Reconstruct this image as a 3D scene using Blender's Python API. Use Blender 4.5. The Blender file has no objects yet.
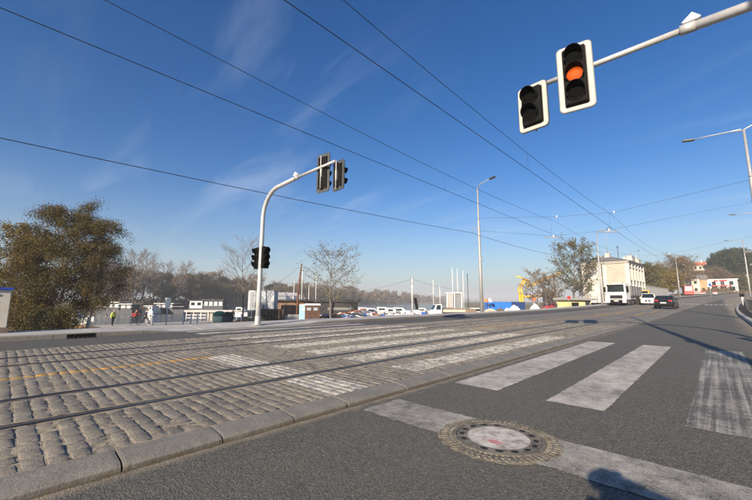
import bpy, bmesh, math, random
import numpy as np
from mathutils import Vector, Matrix, Euler

S = bpy.context.scene
COL = S.collection
R = math.radians
PI = math.pi

# ------------------------------------------------------------------ camera
CAM_H = 1.05
F_PX, PCX, PCY = 354.0, 376.0, 250.0
PITCH, YAW, ROLL = R(8.119), R(43.74), R(0.25)
cam = bpy.data.cameras.new('camera')
cam_o = bpy.data.objects.new('camera', cam)
COL.objects.link(cam_o)
cam.sensor_width = 36.0
cam.lens = F_PX / 752.0 * 36.0
cam.clip_start = 0.02
cam.clip_end = 6000
cam_o.matrix_world = (Matrix.Translation((0, 0, CAM_H)) @ Matrix.Rotation(YAW, 4, 'Z')
                      @ Matrix.Rotation(PI / 2 + PITCH, 4, 'X') @ Matrix.Rotation(ROLL, 4, 'Z'))
S.camera = cam_o

# ------------------------------------------------------------------ sky, sun, exposure
SUN_EL, SUN_ROT = R(20.9), R(166.7)
w = bpy.data.worlds.new('World'); S.world = w; w.use_nodes = True
wn, wl = w.node_tree.nodes, w.node_tree.links
sky = wn.new('ShaderNodeTexSky'); sky.sky_type = 'NISHITA'; sky.sun_disc = False
sky.sun_elevation = SUN_EL; sky.sun_rotation = SUN_ROT
sky.altitude = 100; sky.air_density = 1.0; sky.dust_density = 0.6; sky.ozone_density = 2.2
tc = wn.new('ShaderNodeTexCoord')
sep = wn.new('ShaderNodeSeparateXYZ'); wl.new(tc.outputs['Generated'], sep.inputs[0])
def wmath(op, a, b=None, c=None, clamp=False):
    n = wn.new('ShaderNodeMath'); n.operation = op; n.use_clamp = clamp
    for i, v in enumerate((a, b, c)):
        if v is None: continue
        if isinstance(v, (int, float)): n.inputs[i].default_value = v
        else: wl.new(v, n.inputs[i])
    return n.outputs[0]
zz = wmath('ADD', wmath('MAXIMUM', sep.outputs[2], 0.0), 0.12)
cx_ = wmath('DIVIDE', sep.outputs[0], zz); cy_ = wmath('DIVIDE', sep.outputs[1], zz)
comb = wn.new('ShaderNodeCombineXYZ'); wl.new(cx_, comb.inputs[0]); wl.new(cy_, comb.inputs[1])
mp = wn.new('ShaderNodeMapping'); mp.inputs['Rotation'].default_value = (0, 0, R(35)); mp.inputs['Scale'].default_value = (0.42, 1.9, 1)
mp.inputs['Location'].default_value = (9.7, 3.3, 0)
wl.new(comb.outputs[0], mp.inputs[0])
n1 = wn.new('ShaderNodeTexNoise'); n1.inputs['Scale'].default_value = 1.5; n1.inputs['Detail'].default_value = 8
n1.inputs['Roughness'].default_value = 0.6; n1.inputs['Distortion'].default_value = 0.45
wl.new(mp.outputs[0], n1.inputs['Vector'])
n2 = wn.new('ShaderNodeTexNoise'); n2.inputs['Scale'].default_value = 0.42; n2.inputs['Detail'].default_value = 2
wl.new(comb.outputs[0], n2.inputs['Vector'])
c1 = wmath('MULTIPLY', wmath('SUBTRACT', n1.outputs[0], 0.50), 3.6, clamp=True)
c2 = wmath('MULTIPLY', wmath('SUBTRACT', n2.outputs[0], 0.40), 4.0, clamp=True)
cl = wmath('MULTIPLY', wmath('MULTIPLY', c1, c2), 0.27)
bw = wn.new('ShaderNodeRGBToBW')
mixc = wn.new('ShaderNodeMix'); mixc.data_type = 'RGBA'
hs = wn.new('ShaderNodeHueSaturation'); hs.inputs['Saturation'].default_value = 1.40; hs.inputs['Value'].default_value = 1.06; hs.inputs['Hue'].default_value = 0.511
wl.new(sky.outputs[0], hs.inputs['Color'])
hf = wmath('MULTIPLY', wmath('POWER', wmath('SUBTRACT', 1.0, wmath('DIVIDE', wmath('MAXIMUM', sep.outputs[2], 0.0), 0.34), clamp=True), 2.2), 0.93)
mixh = wn.new('ShaderNodeMix'); mixh.data_type = 'RGBA'           # pale haze towards the horizon, alike all round
wl.new(hf, mixh.inputs[0]); wl.new(hs.outputs[0], mixh.inputs[6]); mixh.inputs[7].default_value = (2.75, 3.2, 3.95, 1)
wl.new(cl, mixc.inputs[0]); wl.new(mixh.outputs[2], mixc.inputs[6]); mixc.inputs[7].default_value = (6.0, 6.7, 7.6, 1)
bgn = wn['Background']; wl.new(mixc.outputs[2], bgn.inputs[0]); bgn.inputs[1].default_value = 0.068

sl = bpy.data.lights.new('sun', 'SUN'); sl.energy = 5.0; sl.angle = R(0.53); sl.color = (1.0, 0.84, 0.655)
so = bpy.data.objects.new('sun', sl); COL.objects.link(so)
SUNDIR = Vector((-math.sin(R(13.3)) * math.cos(SUN_EL), math.cos(R(13.3)) * math.cos(SUN_EL), -math.sin(SUN_EL)))
so.rotation_euler = SUNDIR.to_track_quat('-Z', 'Y').to_euler()
so.location = (20, -40, 60)

S.view_settings.view_transform = 'Standard'; S.view_settings.look = 'None'
S.view_settings.gamma = 1.0; S.view_settings.exposure = 0.93; S.view_settings.use_curve_mapping = False
S.render.engine = 'CYCLES'
S.cycles.max_bounces = 6; S.cycles.transparent_max_bounces = 12

# ------------------------------------------------------------------ helpers: pixels of the 752 x 500 photo to places
def ray(px, py):
    u = (px - PCX) / F_PX; v = -(py - PCY) / F_PX
    c, s = math.cos(ROLL), math.sin(ROLL)
    u, v = u * c - v * s, v * c + u * s
    fw = math.cos(PITCH) - v * math.sin(PITCH); up = math.sin(PITCH) + v * math.cos(PITCH)
    c, s = math.cos(YAW), math.sin(YAW)
    return Vector((u * c - fw * s, u * s + fw * c, up))
def P(px, py, z=0.0):                       # where the pixel's ray meets the height z
    d = ray(px, py); t = (z - CAM_H) / d.z
    return Vector((d.x * t, d.y * t, z))
def Q(px, F, z=-1.8):                       # a place seen in column px, F metres in front of the camera
    d = ray(px, 300.5); fx = -math.sin(YAW) * d.x + math.cos(YAW) * d.y; t = F / fx
    return Vector((d.x * t, d.y * t, z))
def atY(px, Y, z=0.0):
    d = ray(px, 300.5); t = Y / d.y
    return Vector((d.x * t, Y, z))
def hz(py, F, px=376):                      # height of a thing whose top is at pixel row py
    d = ray(px, py); fx = -math.sin(YAW) * d.x + math.cos(YAW) * d.y
    return CAM_H + d.z * F / fx
def project(p):
    x, y, z = p[0], p[1], p[2] - CAM_H
    rt = x * math.cos(YAW) + y * math.sin(YAW); fw = -x * math.sin(YAW) + y * math.cos(YAW)
    a = fw * math.cos(PITCH) + z * math.sin(PITCH); b = -fw * math.sin(PITCH) + z * math.cos(PITCH)
    if a < 0.05: return None
    c, s = math.cos(-ROLL), math.sin(-ROLL)
    u, v = rt / a, b / a
    u, v = u * c - v * s, v * c + u * s
    return (PCX + F_PX * u, PCY - F_PX * v, a)
def face_cam(p): return math.atan2(-p[0], p[1])     # rotz that turns a local -Y front towards the camera

def zr(Y):                                  # the street climbs gently beyond the crossing
    if Y < 25: return 0.0
    if Y < 75: return 0.0003 * (Y - 25) ** 2
    return 0.75 + 0.03 * (min(Y, 420) - 75)
def dx(Y):                                  # and bends to the right
    if Y < 35: return 0.0
    if Y < 120: return 0.0008 * (Y - 35) ** 2
    return 5.78 + 0.136 * (Y - 120)

# ------------------------------------------------------------------ helpers: meshes
class MB:
    def __init__(self): self.v = []; self.f = []; self.sm = []
    def add(self, vs, fs, smooth=False):
        n = len(self.v); self.v += [tuple(p) for p in vs]
        self.f += [tuple(i + n for i in f) for f in fs]; self.sm += [smooth] * len(fs)
        return self
    def box(self, x0, x1, y0, y1, z0, z1, bev=0.0, M=None):
        if bev <= 0:
            vs = [Vector(p) for p in ((x0,y0,z0),(x1,y0,z0),(x1,y1,z0),(x0,y1,z0),(x0,y0,z1),(x1,y0,z1),(x1,y1,z1),(x0,y1,z1))]
            fs = [(0,3,2,1),(4,5,6,7),(0,1,5,4),(1,2,6,5),(2,3,7,6),(3,0,4,7)]
        else:
            b = min(bev, abs(x1-x0)*.49, abs(y1-y0)*.49, abs(z1-z0)*.49)
            vs, fs = [], []
            bm = bmesh.new()
            bmesh.ops.create_cube(bm, size=1)
            for q in bm.verts:
                q.co = Vector(((x0+x1)/2+q.co.x*(x1-x0), (y0+y1)/2+q.co.y*(y1-y0), (z0+z1)/2+q.co.z*(z1-z0)))
            bmesh.ops.bevel(bm, geom=list(bm.edges), offset=b, segments=2, affect='EDGES', profile=.5)
            bm.verts.index_update()
            vs = [q.co.copy() for q in bm.verts]; fs = [tuple(q.index for q in f.verts) for f in bm.faces]
            bm.free()
        if M is not None: vs = [M @ p for p in vs]
        return self.add(vs, fs)
    def tube(self, pts, rad, n=8, caps=True, smooth=True):
        pts = [Vector(p) for p in pts]
        if not hasattr(rad, '__len__'): rad = [rad] * len(pts)
        vs, fs = [], []
        up = None
        for i, p in enumerate(pts):
            a = pts[max(i-1, 0)]; b = pts[min(i+1, len(pts)-1)]
            t = (b - a).normalized()
            if up is None:
                up = Vector((0,0,1)) if abs(t.z) < .9 else Vector((1,0,0))
            e1 = t.cross(up).normalized(); e2 = e1.cross(t).normalized(); up = e2
            for k in range(n):
                an = 2*PI*k/n
                vs.append(p + (e1*math.cos(an) + e2*math.sin(an)) * rad[i])
        for i in range(len(pts)-1):
            for k in range(n):
                k2 = (k+1) % n
                fs.append((i*n+k, i*n+k2, (i+1)*n+k2, (i+1)*n+k))
        self.add(vs, fs, smooth)
        if caps:
            m = len(self.v) - len(vs)
            self.f.append(tuple(m + k for k in range(n-1, -1, -1))); self.sm.append(False)
            self.f.append(tuple(m + (len(pts)-1)*n + k for k in range(n))); self.sm.append(False)
        return self
    def lathe(self, prof, n=24, M=None, smooth=False):       # profile (r, z) about Z
        vs, fs = [], []
        for r, z in prof:
            for k in range(n):
                a = 2*PI*k/n; vs.append(Vector((r*math.cos(a), r*math.sin(a), z)))
        for i in range(len(prof)-1):
            for k in range(n):
                k2 = (k+1) % n
                fs.append((i*n+k, i*n+k2, (i+1)*n+k2, (i+1)*n+k))
        if prof[0][0] > 1e-5: fs.append(tuple(range(n-1, -1, -1)))
        if prof[-1][0] > 1e-5: fs.append(tuple((len(prof)-1)*n + k for k in range(n)))
        if M is not None: vs = [M @ p for p in vs]
        return self.add(vs, fs, smooth)
    def prism(self, poly, a0, a1, axis='x', M=None):         # polygon extruded along an axis; poly in the other two
        def mk(p, a):
            if axis == 'x': return Vector((a, p[0], p[1]))
            if axis == 'y': return Vector((p[0], a, p[1]))
            return Vector((p[0], p[1], a))
        n = len(poly)
        vs = [mk(p, a0) for p in poly] + [mk(p, a1) for p in poly]
        fs = [tuple(range(n)), tuple(range(2*n-1, n-1, -1))] + [(i, i+n, (i+1) % n + n, (i+1) % n) for i in range(n)]
        if M is not None: vs = [M @ p for p in vs]
        return self.add(vs, fs)
    def mesh(self, name):
        me = bpy.data.meshes.new(name)
        me.from_pydata([tuple(p) for p in self.v], [], self.f)
        me.polygons.foreach_set('use_smooth', self.sm)
        bm = bmesh.new(); bm.from_mesh(me); bmesh.ops.recalc_face_normals(bm, faces=bm.faces[:]); bm.to_mesh(me); bm.free()
        return me
    def build(self, name, mat, parent=None, loc=None, rot=None, bevel=0):
        o = bpy.data.objects.new(name, self.mesh(name))
        o.data.materials.append(mat); COL.objects.link(o)
        if parent: o.parent = parent
        if loc is not None: o.location = loc
        if rot is not None: o.rotation_euler = rot
        if bevel:
            m = o.modifiers.new('bevel', 'BEVEL'); m.width = bevel; m.segments = 2; m.limit_method = 'ANGLE'; m.angle_limit = R(35)
        return o
def np_obj(name, V, Fc, mat, parent=None):                   # big meshes from arrays of quads or triangles
    me = bpy.data.meshes.new(name)
    k = Fc.shape[1]
    me.vertices.add(len(V)); me.vertices.foreach_set('co', np.ascontiguousarray(V, dtype=np.float32).ravel())
    me.loops.add(Fc.size); me.loops.foreach_set('vertex_index', np.ascontiguousarray(Fc, dtype=np.int32).ravel())
    me.polygons.add(len(Fc)); me.polygons.foreach_set('loop_start', np.arange(0, Fc.size, k, dtype=np.int32))
    me.update(calc_edges=True); me.validate()
    o = bpy.data.objects.new(name, me); me.materials.append(mat); COL.objects.link(o)
    if parent: o.parent = parent
    return o
def tag(o, label=None, cat=None, group=None, kind=None):
    if label: o['label'] = label
    if cat: o['category'] = cat
    if group: o['group'] = group
    if kind: o['kind'] = kind
    return o
def thing(name, label, cat, loc=(0,0,0), rz=0.0, group=None):
    o = bpy.data.objects.new(name, None); COL.objects.link(o); o.empty_display_size = .2
    o.location = loc; o.rotation_euler = (0, 0, rz)
    return tag(o, label, cat, group)
def struct(o): o['kind'] = 'structure'; return o
def dup(root, loc, rz=None, scale=None, label=None, group=None):
    def cp(o, parent):
        c = o.copy(); COL.objects.link(c); c.parent = parent
        for ch in kids.get(o.name, []): cp(ch, c)
        return c
    kids = {}
    def walk(o):
        kids[o.name] = list(o.children)
        for ch in o.children: walk(ch)
    walk(root)
    r = cp(root, None); r.location = loc
    if rz is not None: r.rotation_euler = (0, 0, rz)
    if scale is not None: r.scale = scale if hasattr(scale, '__len__') else (scale,)*3
    if label: r['label'] = label
    if group: r['group'] = group
    return r

# ------------------------------------------------------------------ helpers: materials
class NT:
    def __init__(self, name):
        self.m = bpy.data.materials.new(name); self.m.use_nodes = True
        self.t = self.m.node_tree; self.n = self.t.nodes; self.l = self.t.links
        self.b = self.n['Principled BSDF']
        self.geo = self.n.new('ShaderNodeNewGeometry'); self.tc = self.n.new('ShaderNodeTexCoord')
        self.pos = self.geo.outputs['Position']; self.obj = self.tc.outputs['Object']
    def s(self, sock, v):
        if isinstance(v, bpy.types.NodeSocket): self.l.new(v, sock)
        else:
            if hasattr(v, '__len__') and len(v) == 3 and sock.type == 'RGBA': v = (*v, 1)
            sock.default_value = v
    def noise(self, co, scale, detail=4, rough=.55, dist=0.0):
        n = self.n.new('ShaderNodeTexNoise'); self.l.new(co, n.inputs['Vector'])
        n.inputs['Scale'].default_value = scale; n.inputs['Detail'].default_value = detail
        n.inputs['Roughness'].default_value = rough; n.inputs['Distortion'].default_value = dist
        return n.outputs[0]
    def voro(self, co, scale, out='Distance', feature='F1'):
        n = self.n.new('ShaderNodeTexVoronoi'); n.feature = feature; self.l.new(co, n.inputs['Vector']); n.inputs['Scale'].default_value = scale
        return n.outputs[out]
    def math(self, op, a, b=None, c=None, clamp=False):
        n = self.n.new('ShaderNodeMath'); n.operation = op; n.use_clamp = clamp
        for i, v in enumerate((a, b, c)):
            if v is not None: self.s(n.inputs[i], v)
        return n.outputs[0]
    def ramp(self, f, a, b, lo=0.0, hi=1.0):                 # linear step
        n = self.n.new('ShaderNodeMapRange'); n.clamp = True
        self.s(n.inputs[0], f); n.inputs[1].default_value = a; n.inputs[2].default_value = b; n.inputs[3].default_value = lo; n.inputs[4].default_value = hi
        return n.outputs[0]
    def mix(self, f, a, b, mode='MIX'):
        n = self.n.new('ShaderNodeMix'); n.data_type = 'RGBA'; n.blend_type = mode
        self.s(n.inputs[0], f); self.s(n.inputs[6], a); self.s(n.inputs[7], b)
        return n.outputs[2]
    def xyz(self, co):
        n = self.n.new('ShaderNodeSeparateXYZ'); self.l.new(co, n.inputs[0]); return n.outputs
    def scale(self, co, sc):
        n = self.n.new('ShaderNodeMapping'); self.l.new(co, n.inputs[0]); n.inputs['Scale'].default_value = sc; return n.outputs[0]
    def bump(self, h, strength=.4, dist=.01):
        n = self.n.new('ShaderNodeBump'); self.l.new(h, n.inputs['Height']); n.inputs['Strength'].default_value = strength; n.inputs['Distance'].default_value = dist
        self.l.new(n.outputs[0], self.b.inputs['Normal'])
    def band(self, x, a, b, soft=.01):                       # 1 inside a..b
        return self.math('MULTIPLY', self.ramp(x, a-soft, a+soft), self.ramp(x, b-soft, b+soft, 1, 0))
    def done(self, col, rough=.7, metal=0.0, spec=None):
        self.s(self.b.inputs['Base Color'], col); self.s(self.b.inputs['Roughness'], rough); self.s(self.b.inputs['Metallic'], metal)
        if spec is not None: self.b.inputs['Specular IOR Level'].default_value = spec
        return self.m
_mc = {}
def mat(name, col, rough=.6, metal=0.0, var=.18, nscale=3.0, dirt=None, bump=0.0, bscale=60.0, world=False, spec=None):
    if name in _mc: return _mc[name]
    t = NT(name); co = t.pos if world else t.obj
    n = t.noise(co, nscale, 5, .6)
    dark = tuple(c*(1-var) for c in col); lite = tuple(min(1, c*(1+var)) for c in col)
    c = t.mix(t.ramp(n, .3, .7), dark, lite)
    if dirt:
        c = t.mix(t.ramp(t.noise(co, nscale*2.3, 6, .7), .52, .72, 0, dirt[1]), c, dirt[0])
    if bump: t.bump(t.noise(co, bscale, 4, .6), bump, .01)
    _mc[name] = t.done(c, rough, metal, spec); return _mc[name]

M_galv = mat('galvanised_steel', (.33,.335,.34), .6, .35, .12, 6, ((.2,.2,.19), .5))
M_mast = mat('mast_grey_paint', (.42,.425,.43), .55, .25, .10, 4, ((.25,.24,.22), .45))
M_black = mat('black_plastic', (.006,.006,.0063), .75, 0, .3, 8, spec=.12)
M_rubber = mat('rubber', (.018,.018,.018), .85, 0, .3, 8)
M_blackback = mat('housing_dark_grey', (.05,.055,.06), .5, 0, .25, 6)
M_white = mat('white_paint', (.74,.74,.72), .5, 0, .06, 4, ((.4,.37,.32), .35))
M_wirem = mat('wire_dark', (.03,.03,.032), .6, .3, .2, 4)
M_glassd = mat('dark_glass', (.012,.016,.02), .08, 0, .3, 3, spec=.8)
M_conc = mat('concrete', (.34,.33,.31), .85, 0, .14, 2.0, ((.18,.17,.15), .5), .25, 40)
M_steeld = mat('dark_steel', (.06,.06,.065), .5, .6, .3, 5)
M_wood = mat('weathered_wood', (.11,.07,.045), .85, 0, .35, 3, ((.05,.035,.03), .6))
M_bark = mat('bark_grey', (.13,.11,.095), .9, 0, .3, 4, None, .4, 30)
M_blue = mat('blue_paint', (.02,.12,.48), .45, 0, .15, 2, ((.2,.2,.22), .3))
M_yellow = mat('yellow_paint', (.75,.42,.03), .5, 0, .12, 3, ((.3,.18,.06), .35))
M_red = mat('red_paint', (.55,.035,.03), .45, 0, .15, 3)
M_orange = mat('orange_paint', (.75,.2,.04), .5, 0, .12, 3)

# --- asphalt
def asphalt_nodes(t, base=(.062,.0595,.048), lite=(.165,.158,.129), worn=.55):
    p = t.pos
    big = t.noise(t.scale(p, (1.0,.35,1)), .55, 5, .6)
    sp = t.voro(p, 95, 'Color'); spx = t.xyz(sp)[0]
    fine = t.noise(p, 150, 3, .7)
    c = t.mix(t.ramp(spx, .35, 1.0), base, lite)
    c = t.mix(t.ramp(fine, .35, .75, 0, .55), c, tuple(b*.45 for b in base))
    c = t.mix(t.ramp(t.xyz(t.voro(p, 125, 'Color'))[1], .84, .93, 0, .6), c, (.27,.255,.22))
    c = t.mix(t.ramp(t.xyz(t.voro(p, 115, 'Color'))[2], .82, .92, 0, .6), c, tuple(b*.35 for b in base))
    c = t.mix(t.ramp(big, .3, .75, 0, worn), c, tuple(x*.72 for x in lite))
    st = t.ramp(t.noise(p, 1.3, 6, .65, .6), .60, .78, 0, .45)
    c = t.mix(st, c, tuple(b*.5 for b in base))
    h = t.math('ADD', t.voro(p, 95), t.math('MULTIPLY', fine, .6))
    return c, h
def make_asphalt(name, dust=True, **k):
    t = NT(name); c, h = asphalt_nodes(t, **k)
    X, Y, Z = t.xyz(t.pos)
    if dust:
        jit = t.math('ADD', X, t.ramp(t.noise(t.pos, 1.1, 5, .65), .2, .8, -.35, .35))
        d = t.ramp(jit, .52, .98, 0, .85)
        d2 = t.ramp(t.math('ADD', X, t.ramp(t.noise(t.pos, 5, 5, .7), .2, .8, -.07, .07)), -2.74, -2.62, .8, 0)
        dd = t.math('MAXIMUM', d, d2)
        c = t.mix(dd, c, t.mix(t.ramp(t.math('ADD', X, t.ramp(t.noise(t.pos, 9, 5, .7), .2, .8, -.02, .02)), -2.735, -2.715), (.075,.056,.032), (.27,.23,.17)))
        # a darker repair strip and a thin sealed crack along the lane
        ck = t.math('ABSOLUTE', t.math('SUBTRACT', t.math('ADD', X, t.ramp(t.noise(t.scale(t.pos,(1,.6,1)), .9, 6, .7), .2,.8,-.5,.5)), .18))
        c = t.mix(t.ramp(ck, .004, .011, .8, 0), c, (.015,.015,.015))
    t.bump(h, .55, .006)
    return t.done(c, t.ramp(t.noise(t.pos, 3), .3, .7, .72, .9))
M_asph = make_asphalt('asphalt')
M_asph2 = make_asphalt('asphalt_far_lane', dust=False, base=(.054,.052,.047), lite=(.125,.119,.108), worn=.35)

# --- worn white road paint over asphalt (real wear: the asphalt shows through)
def make_paint(name, wear, streak=False, col=(.56,.53,.47)):
    t = NT(name); c, h = asphalt_nodes(t)
    p = t.pos
    w1 = t.noise(p, 7, 7, .72); w2 = t.noise(p, 95, 3, .7); w3 = t.noise(p, .9, 4, .6)
    m = t.math('ADD', t.math('ADD', t.math('MULTIPLY', w1, .9), t.math('MULTIPLY', w2, .75)), t.math('MULTIPLY', w3, .8))
    if streak:
        s = t.noise(t.scale(p, (20, .25, 1)), 1.0, 3, .6)
        m = t.math('ADD', m, t.math('MULTIPLY', t.math('SUBTRACT', s, .5), 1.1))
    f = t.ramp(m, wear, wear + .42)
    dirt = t.mix(t.ramp(t.noise(p, 2.3, 6, .7), .35, .75), col, tuple(x*.62 for x in col))
    dirt = t.mix(t.ramp(w2, .45, .8, 0, .45), dirt, tuple(x*.5 for x in col))
    t.bump(h, .35, .004)
    return t.done(t.mix(f, c, dirt), .7)
M_paint = make_paint('road_paint_white', .92)
M_paint_worn = make_paint('road_paint_worn', 1.10, True, (.48,.455,.405))
M_paint_stop = make_paint('road_paint_stop_line', 1.02, False, (.50,.475,.42))

# --- setts with paint that runs over them (crossing stripes, stop line, yellow lane line)
STRIPES = [(-0.30, .27), (-1.42, -.89), (-2.56, -1.98)]
SETT_STRIPES = [(-3.69,-3.16), (-4.82,-4.29), (-5.95,-5.42), (-7.08,-6.55), (-8.21,-7.68), (-9.34,-8.81)]
def make_sett(name, pattern=False, individual=True):
    t = NT(name); p = t.pos; X, Y, Z = t.xyz(p)
    ri = t.n.new('ShaderNodeObjectInfo').outputs['Random']
    isl = t.geo.outputs['Random Per Island']
    r = t.math('FRACT', t.math('ADD', ri, isl)) if not pattern else t.xyz(t.voro(t.scale(p, (6.2, 9, 0.01)), 1.0, 'Color'))[0]
    n1 = t.noise(p, 30, 6, .75); n2 = t.noise(p, 120, 3, .7); n3 = t.noise(p, .7, 4, .6)
    c = t.mix(r, (.132,.125,.103), (.25,.232,.185))
    c = t.mix(t.ramp(n1, .38, .66), t.mix(r, (.085,.08,.072), (.15,.138,.118)), c)
    c = t.mix(t.ramp(n2, .42, .7, 0, .5), c, (.38,.35,.30))
    c = t.mix(t.ramp(t.noise(p, 48, 3, .6), .60, .68, 0, .75), c, (.05,.046,.04))
    c = t.mix(t.ramp(n3, .42, .7, 0, .45), c, (.33,.29,.225))        # dusty areas
    def wob(amp, sc): return t.ramp(t.noise(p, sc, 4, .6), .25, .75, -amp, amp)
    xw = t.math('ADD', X, wob(.02, 9)); yw = t.math('ADD', Y, wob(.03, 7))
    m = None
    for a, b in SETT_STRIPES:
        k = t.band(xw, a, b); m = k if m is None else t.math('MAXIMUM', m, k)
    m = t.math('MULTIPLY', m, t.band(yw, 4.15, 11.0, .03))
    stop = t.math('MULTIPLY', t.band(xw, -6.55, -2.9), t.band(yw, 2.5, 3.06, .02))
    m = t.math('MAXIMUM', m, stop)
    wear = t.ramp(t.math('ADD', t.noise(p, 13, 7, .75), t.math('MULTIPLY', t.noise(p, 1.2, 3), .5)), .54, .80)
    c = t.mix(t.math('MULTIPLY', m, wear), c, (.47,.45,.40))
    yl = t.math('MULTIPLY', t.band(xw, -6.56, -6.44), t.math('MAXIMUM', t.ramp(yw, 2.62, 2.66, 1, 0), t.ramp(yw, 11.9, 12.1)))
    ywear = t.ramp(t.noise(p, 11, 6, .75), .25, .45)
    c = t.mix(t.math('MULTIPLY', yl, ywear), c, (.50,.27,.035))
    oil = t.ramp(t.noise(t.scale(p, (2.2,.25,1)), .8, 5, .65), .56, .75, 0, .5)
    c = t.mix(oil, c, (.085,.08,.075))
    h = t.math('ADD', n1, t.math('MULTIPLY', n2, .25))
    if pattern:
        j = t.n.new('ShaderNodeTexBrick'); t.l.new(t.scale(p, (6.2, 8.9, 1)), j.inputs['Vector'])
        j.inputs['Scale'].default_value = 1.0; j.inputs['Mortar Size'].default_value = .06
        j.inputs['Brick Width'].default_value = 1.0; j.inputs['Row Height'].default_value = 1.0
        c = t.mix(t.math('MULTIPLY', j.outputs['Fac'], .55), c, (.17,.15,.12))
        h = t.math('SUBTRACT', h, j.outputs['Fac'])
    t.bump(h, .9, .014)
    return t.done(c, .82)
M_sett = make_sett('granite_sett')
M_settfar = make_sett('granite_sett_far', True)
t = NT('sand_joint'); c = t.mix(t.ramp(t.noise(t.pos, 16, 6, .75), .36, .6), (.13,.112,.085), (.34,.29,.21))
c = t.mix(t.ramp(t.noise(t.pos, 7, 4, .7), .56, .66, 0, .9), c, (.03,.027,.022)); t.bump(t.noise(t.pos, 70, 4), .5, .01); M_joint = t.done(c, .95)  # near-black patches paint the shade of open pits between the setts
t = NT('kerb_granite'); n = t.noise(t.pos, 5, 6, .7); c = t.mix(t.ramp(n, .3, .7), (.10,.097,.083), (.185,.178,.15))
c = t.mix(t.ramp(t.noise(t.pos, 140, 3, .7), .42, .7, 0, .55), c, (.36,.34,.31))
c = t.mix(t.ramp(t.noise(t.scale(t.pos, (5,.6,5)), 1.5, 5, .7), .55, .75, 0, .55), c, (.10,.09,.08))
c = t.mix(t.math('MULTIPLY', t.ramp(t.xyz(t.pos)[2], .0, .03, 1, 0), t.ramp(t.noise(t.pos, 6, 5, .7), .3, .6)), c, (.12,.09,.05))
t.bump(t.math('ADD', t.noise(t.pos, 35, 5, .65), t.noise(t.pos, 4, 3)), .4, .012); M_kerb = t.done(c, .8)
t = NT('paving_concrete'); n = t.noise(t.pos, 1.3, 6, .65); c = t.mix(t.ramp(n, .3, .7), (.30,.295,.28), (.44,.43,.41))
c = t.mix(t.ramp(t.noise(t.pos, 5, 6, .75), .56, .75, 0, .5), c, (.2,.19,.17)); c = t.mix(t.ramp(t.noise(t.pos, 60, 3, .7), .5, .8, 0, .35), c, (.16,.155,.15))
t.bump(t.noise(t.pos, 50, 4), .25, .005); M_pave = t.done(c, .85)
t = NT('rail_steel'); n = t.noise(t.scale(t.pos, (30, .8, 30)), 1, 4, .6)
c = t.mix(t.ramp(n, .3, .7), (.045,.043,.045), (.11,.10,.10)); M_railst = t.done(c, .38, .75)
t = NT('rail_bitumen'); c = t.mix(t.ramp(t.noise(t.pos, 8, 5, .7), .3, .7), (.02,.02,.022), (.075,.068,.06)); M_bit = t.done(c, .75)

# ------------------------------------------------------------------ ground, river, quay
QZ = -1.8
def far_x(Y): return -185 - .45*max(0, Y-50) + 6*math.sin(Y*.05)
def smooth(a, b, x):
    t_ = min(1, max(0, (x-a)/(b-a))); return t_*t_*(3-2*t_)
def terrain(X, Y):
    xr = X - dx(max(Y, 0)); base = zr(Y) - .12
    z = base
    if xr > 2.8: z = base - .02 + .10*smooth(2.8, 6, xr) + 1.6*smooth(6, 16, xr)
    hill = 22*math.exp(-((X-75)**2/(2*48**2) + (Y-325)**2/(2*75**2))) + 8*math.exp(-((X-10)**2/(2*45**2) + (Y-330)**2/(2*50**2)))
    z += hill*smooth(7, 26, abs(xr+5))
    if xr < -14.0:
        k = smooth(78, 98, Y)*smooth(-42, -24, xr)
        q = QZ - .12
        left = q + (base - q)*k
        z = base + (left - base)*smooth(-14.2, -16.8, xr) if True else z
        z += hill*smooth(100, 160, Y)*.6*smooth(-140, -40, xr)
        edge = -52 - max(0, Y-150)*.9
        if X < edge: z = z + (-6.5 - z)*smooth(edge, edge-2.0, X)
        fx = far_x(Y)
        if X < fx + 6: z = -6.5 + 5.0*smooth(fx+6, fx-2, X) + 2.0*smooth(fx-2, fx-40, X)
    return z
def axis_pts(segs):
    out = []
    for a, b, n in segs: out += list(np.linspace(a, b, n, endpoint=False))
    return out + [segs[-1][1]]
xs = axis_pts([(-3000,-700,10), (-700,-160,60), (-160,-56,14), (-56,-50,12), (-50,-20,8), (-20,-14,14), (-14,4,10), (4,30,16), (30,300,45), (300,3000,12)])
ys = axis_pts([(-1500,-60,12), (-60,0,14), (0,150,60), (150,520,70), (520,3000,30)])
V = np.array([(x, y, terrain(x, y)) for y in ys for x in xs]); nx_ = len(xs)
Fc = np.array([(j*nx_+i, j*nx_+i+1, (j+1)*nx_+i+1, (j+1)*nx_+i) for j in range(len(ys)-1) for i in range(nx_-1)])
t = NT('rough_ground'); p = t.pos
c = t.mix(t.ramp(t.noise(p, .12, 6, .65), .35, .65), (.17,.135,.085), (.10,.105,.05))
c = t.mix(t.ramp(t.noise(p, 1.1, 6, .7), .4, .7, 0, .7), c, (.23,.19,.125)); c = t.mix(t.ramp(t.noise(p, 6, 4, .7), .5, .75, 0, .5), c, (.05,.05,.03))
t.bump(t.noise(p, 3, 6, .7), .6, .15); M_ground = t.done(c, .95)
ground = struct(np_obj('ground', V, Fc, M_ground))
for pl in ground.data.polygons: pl.use_smooth = True

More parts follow.
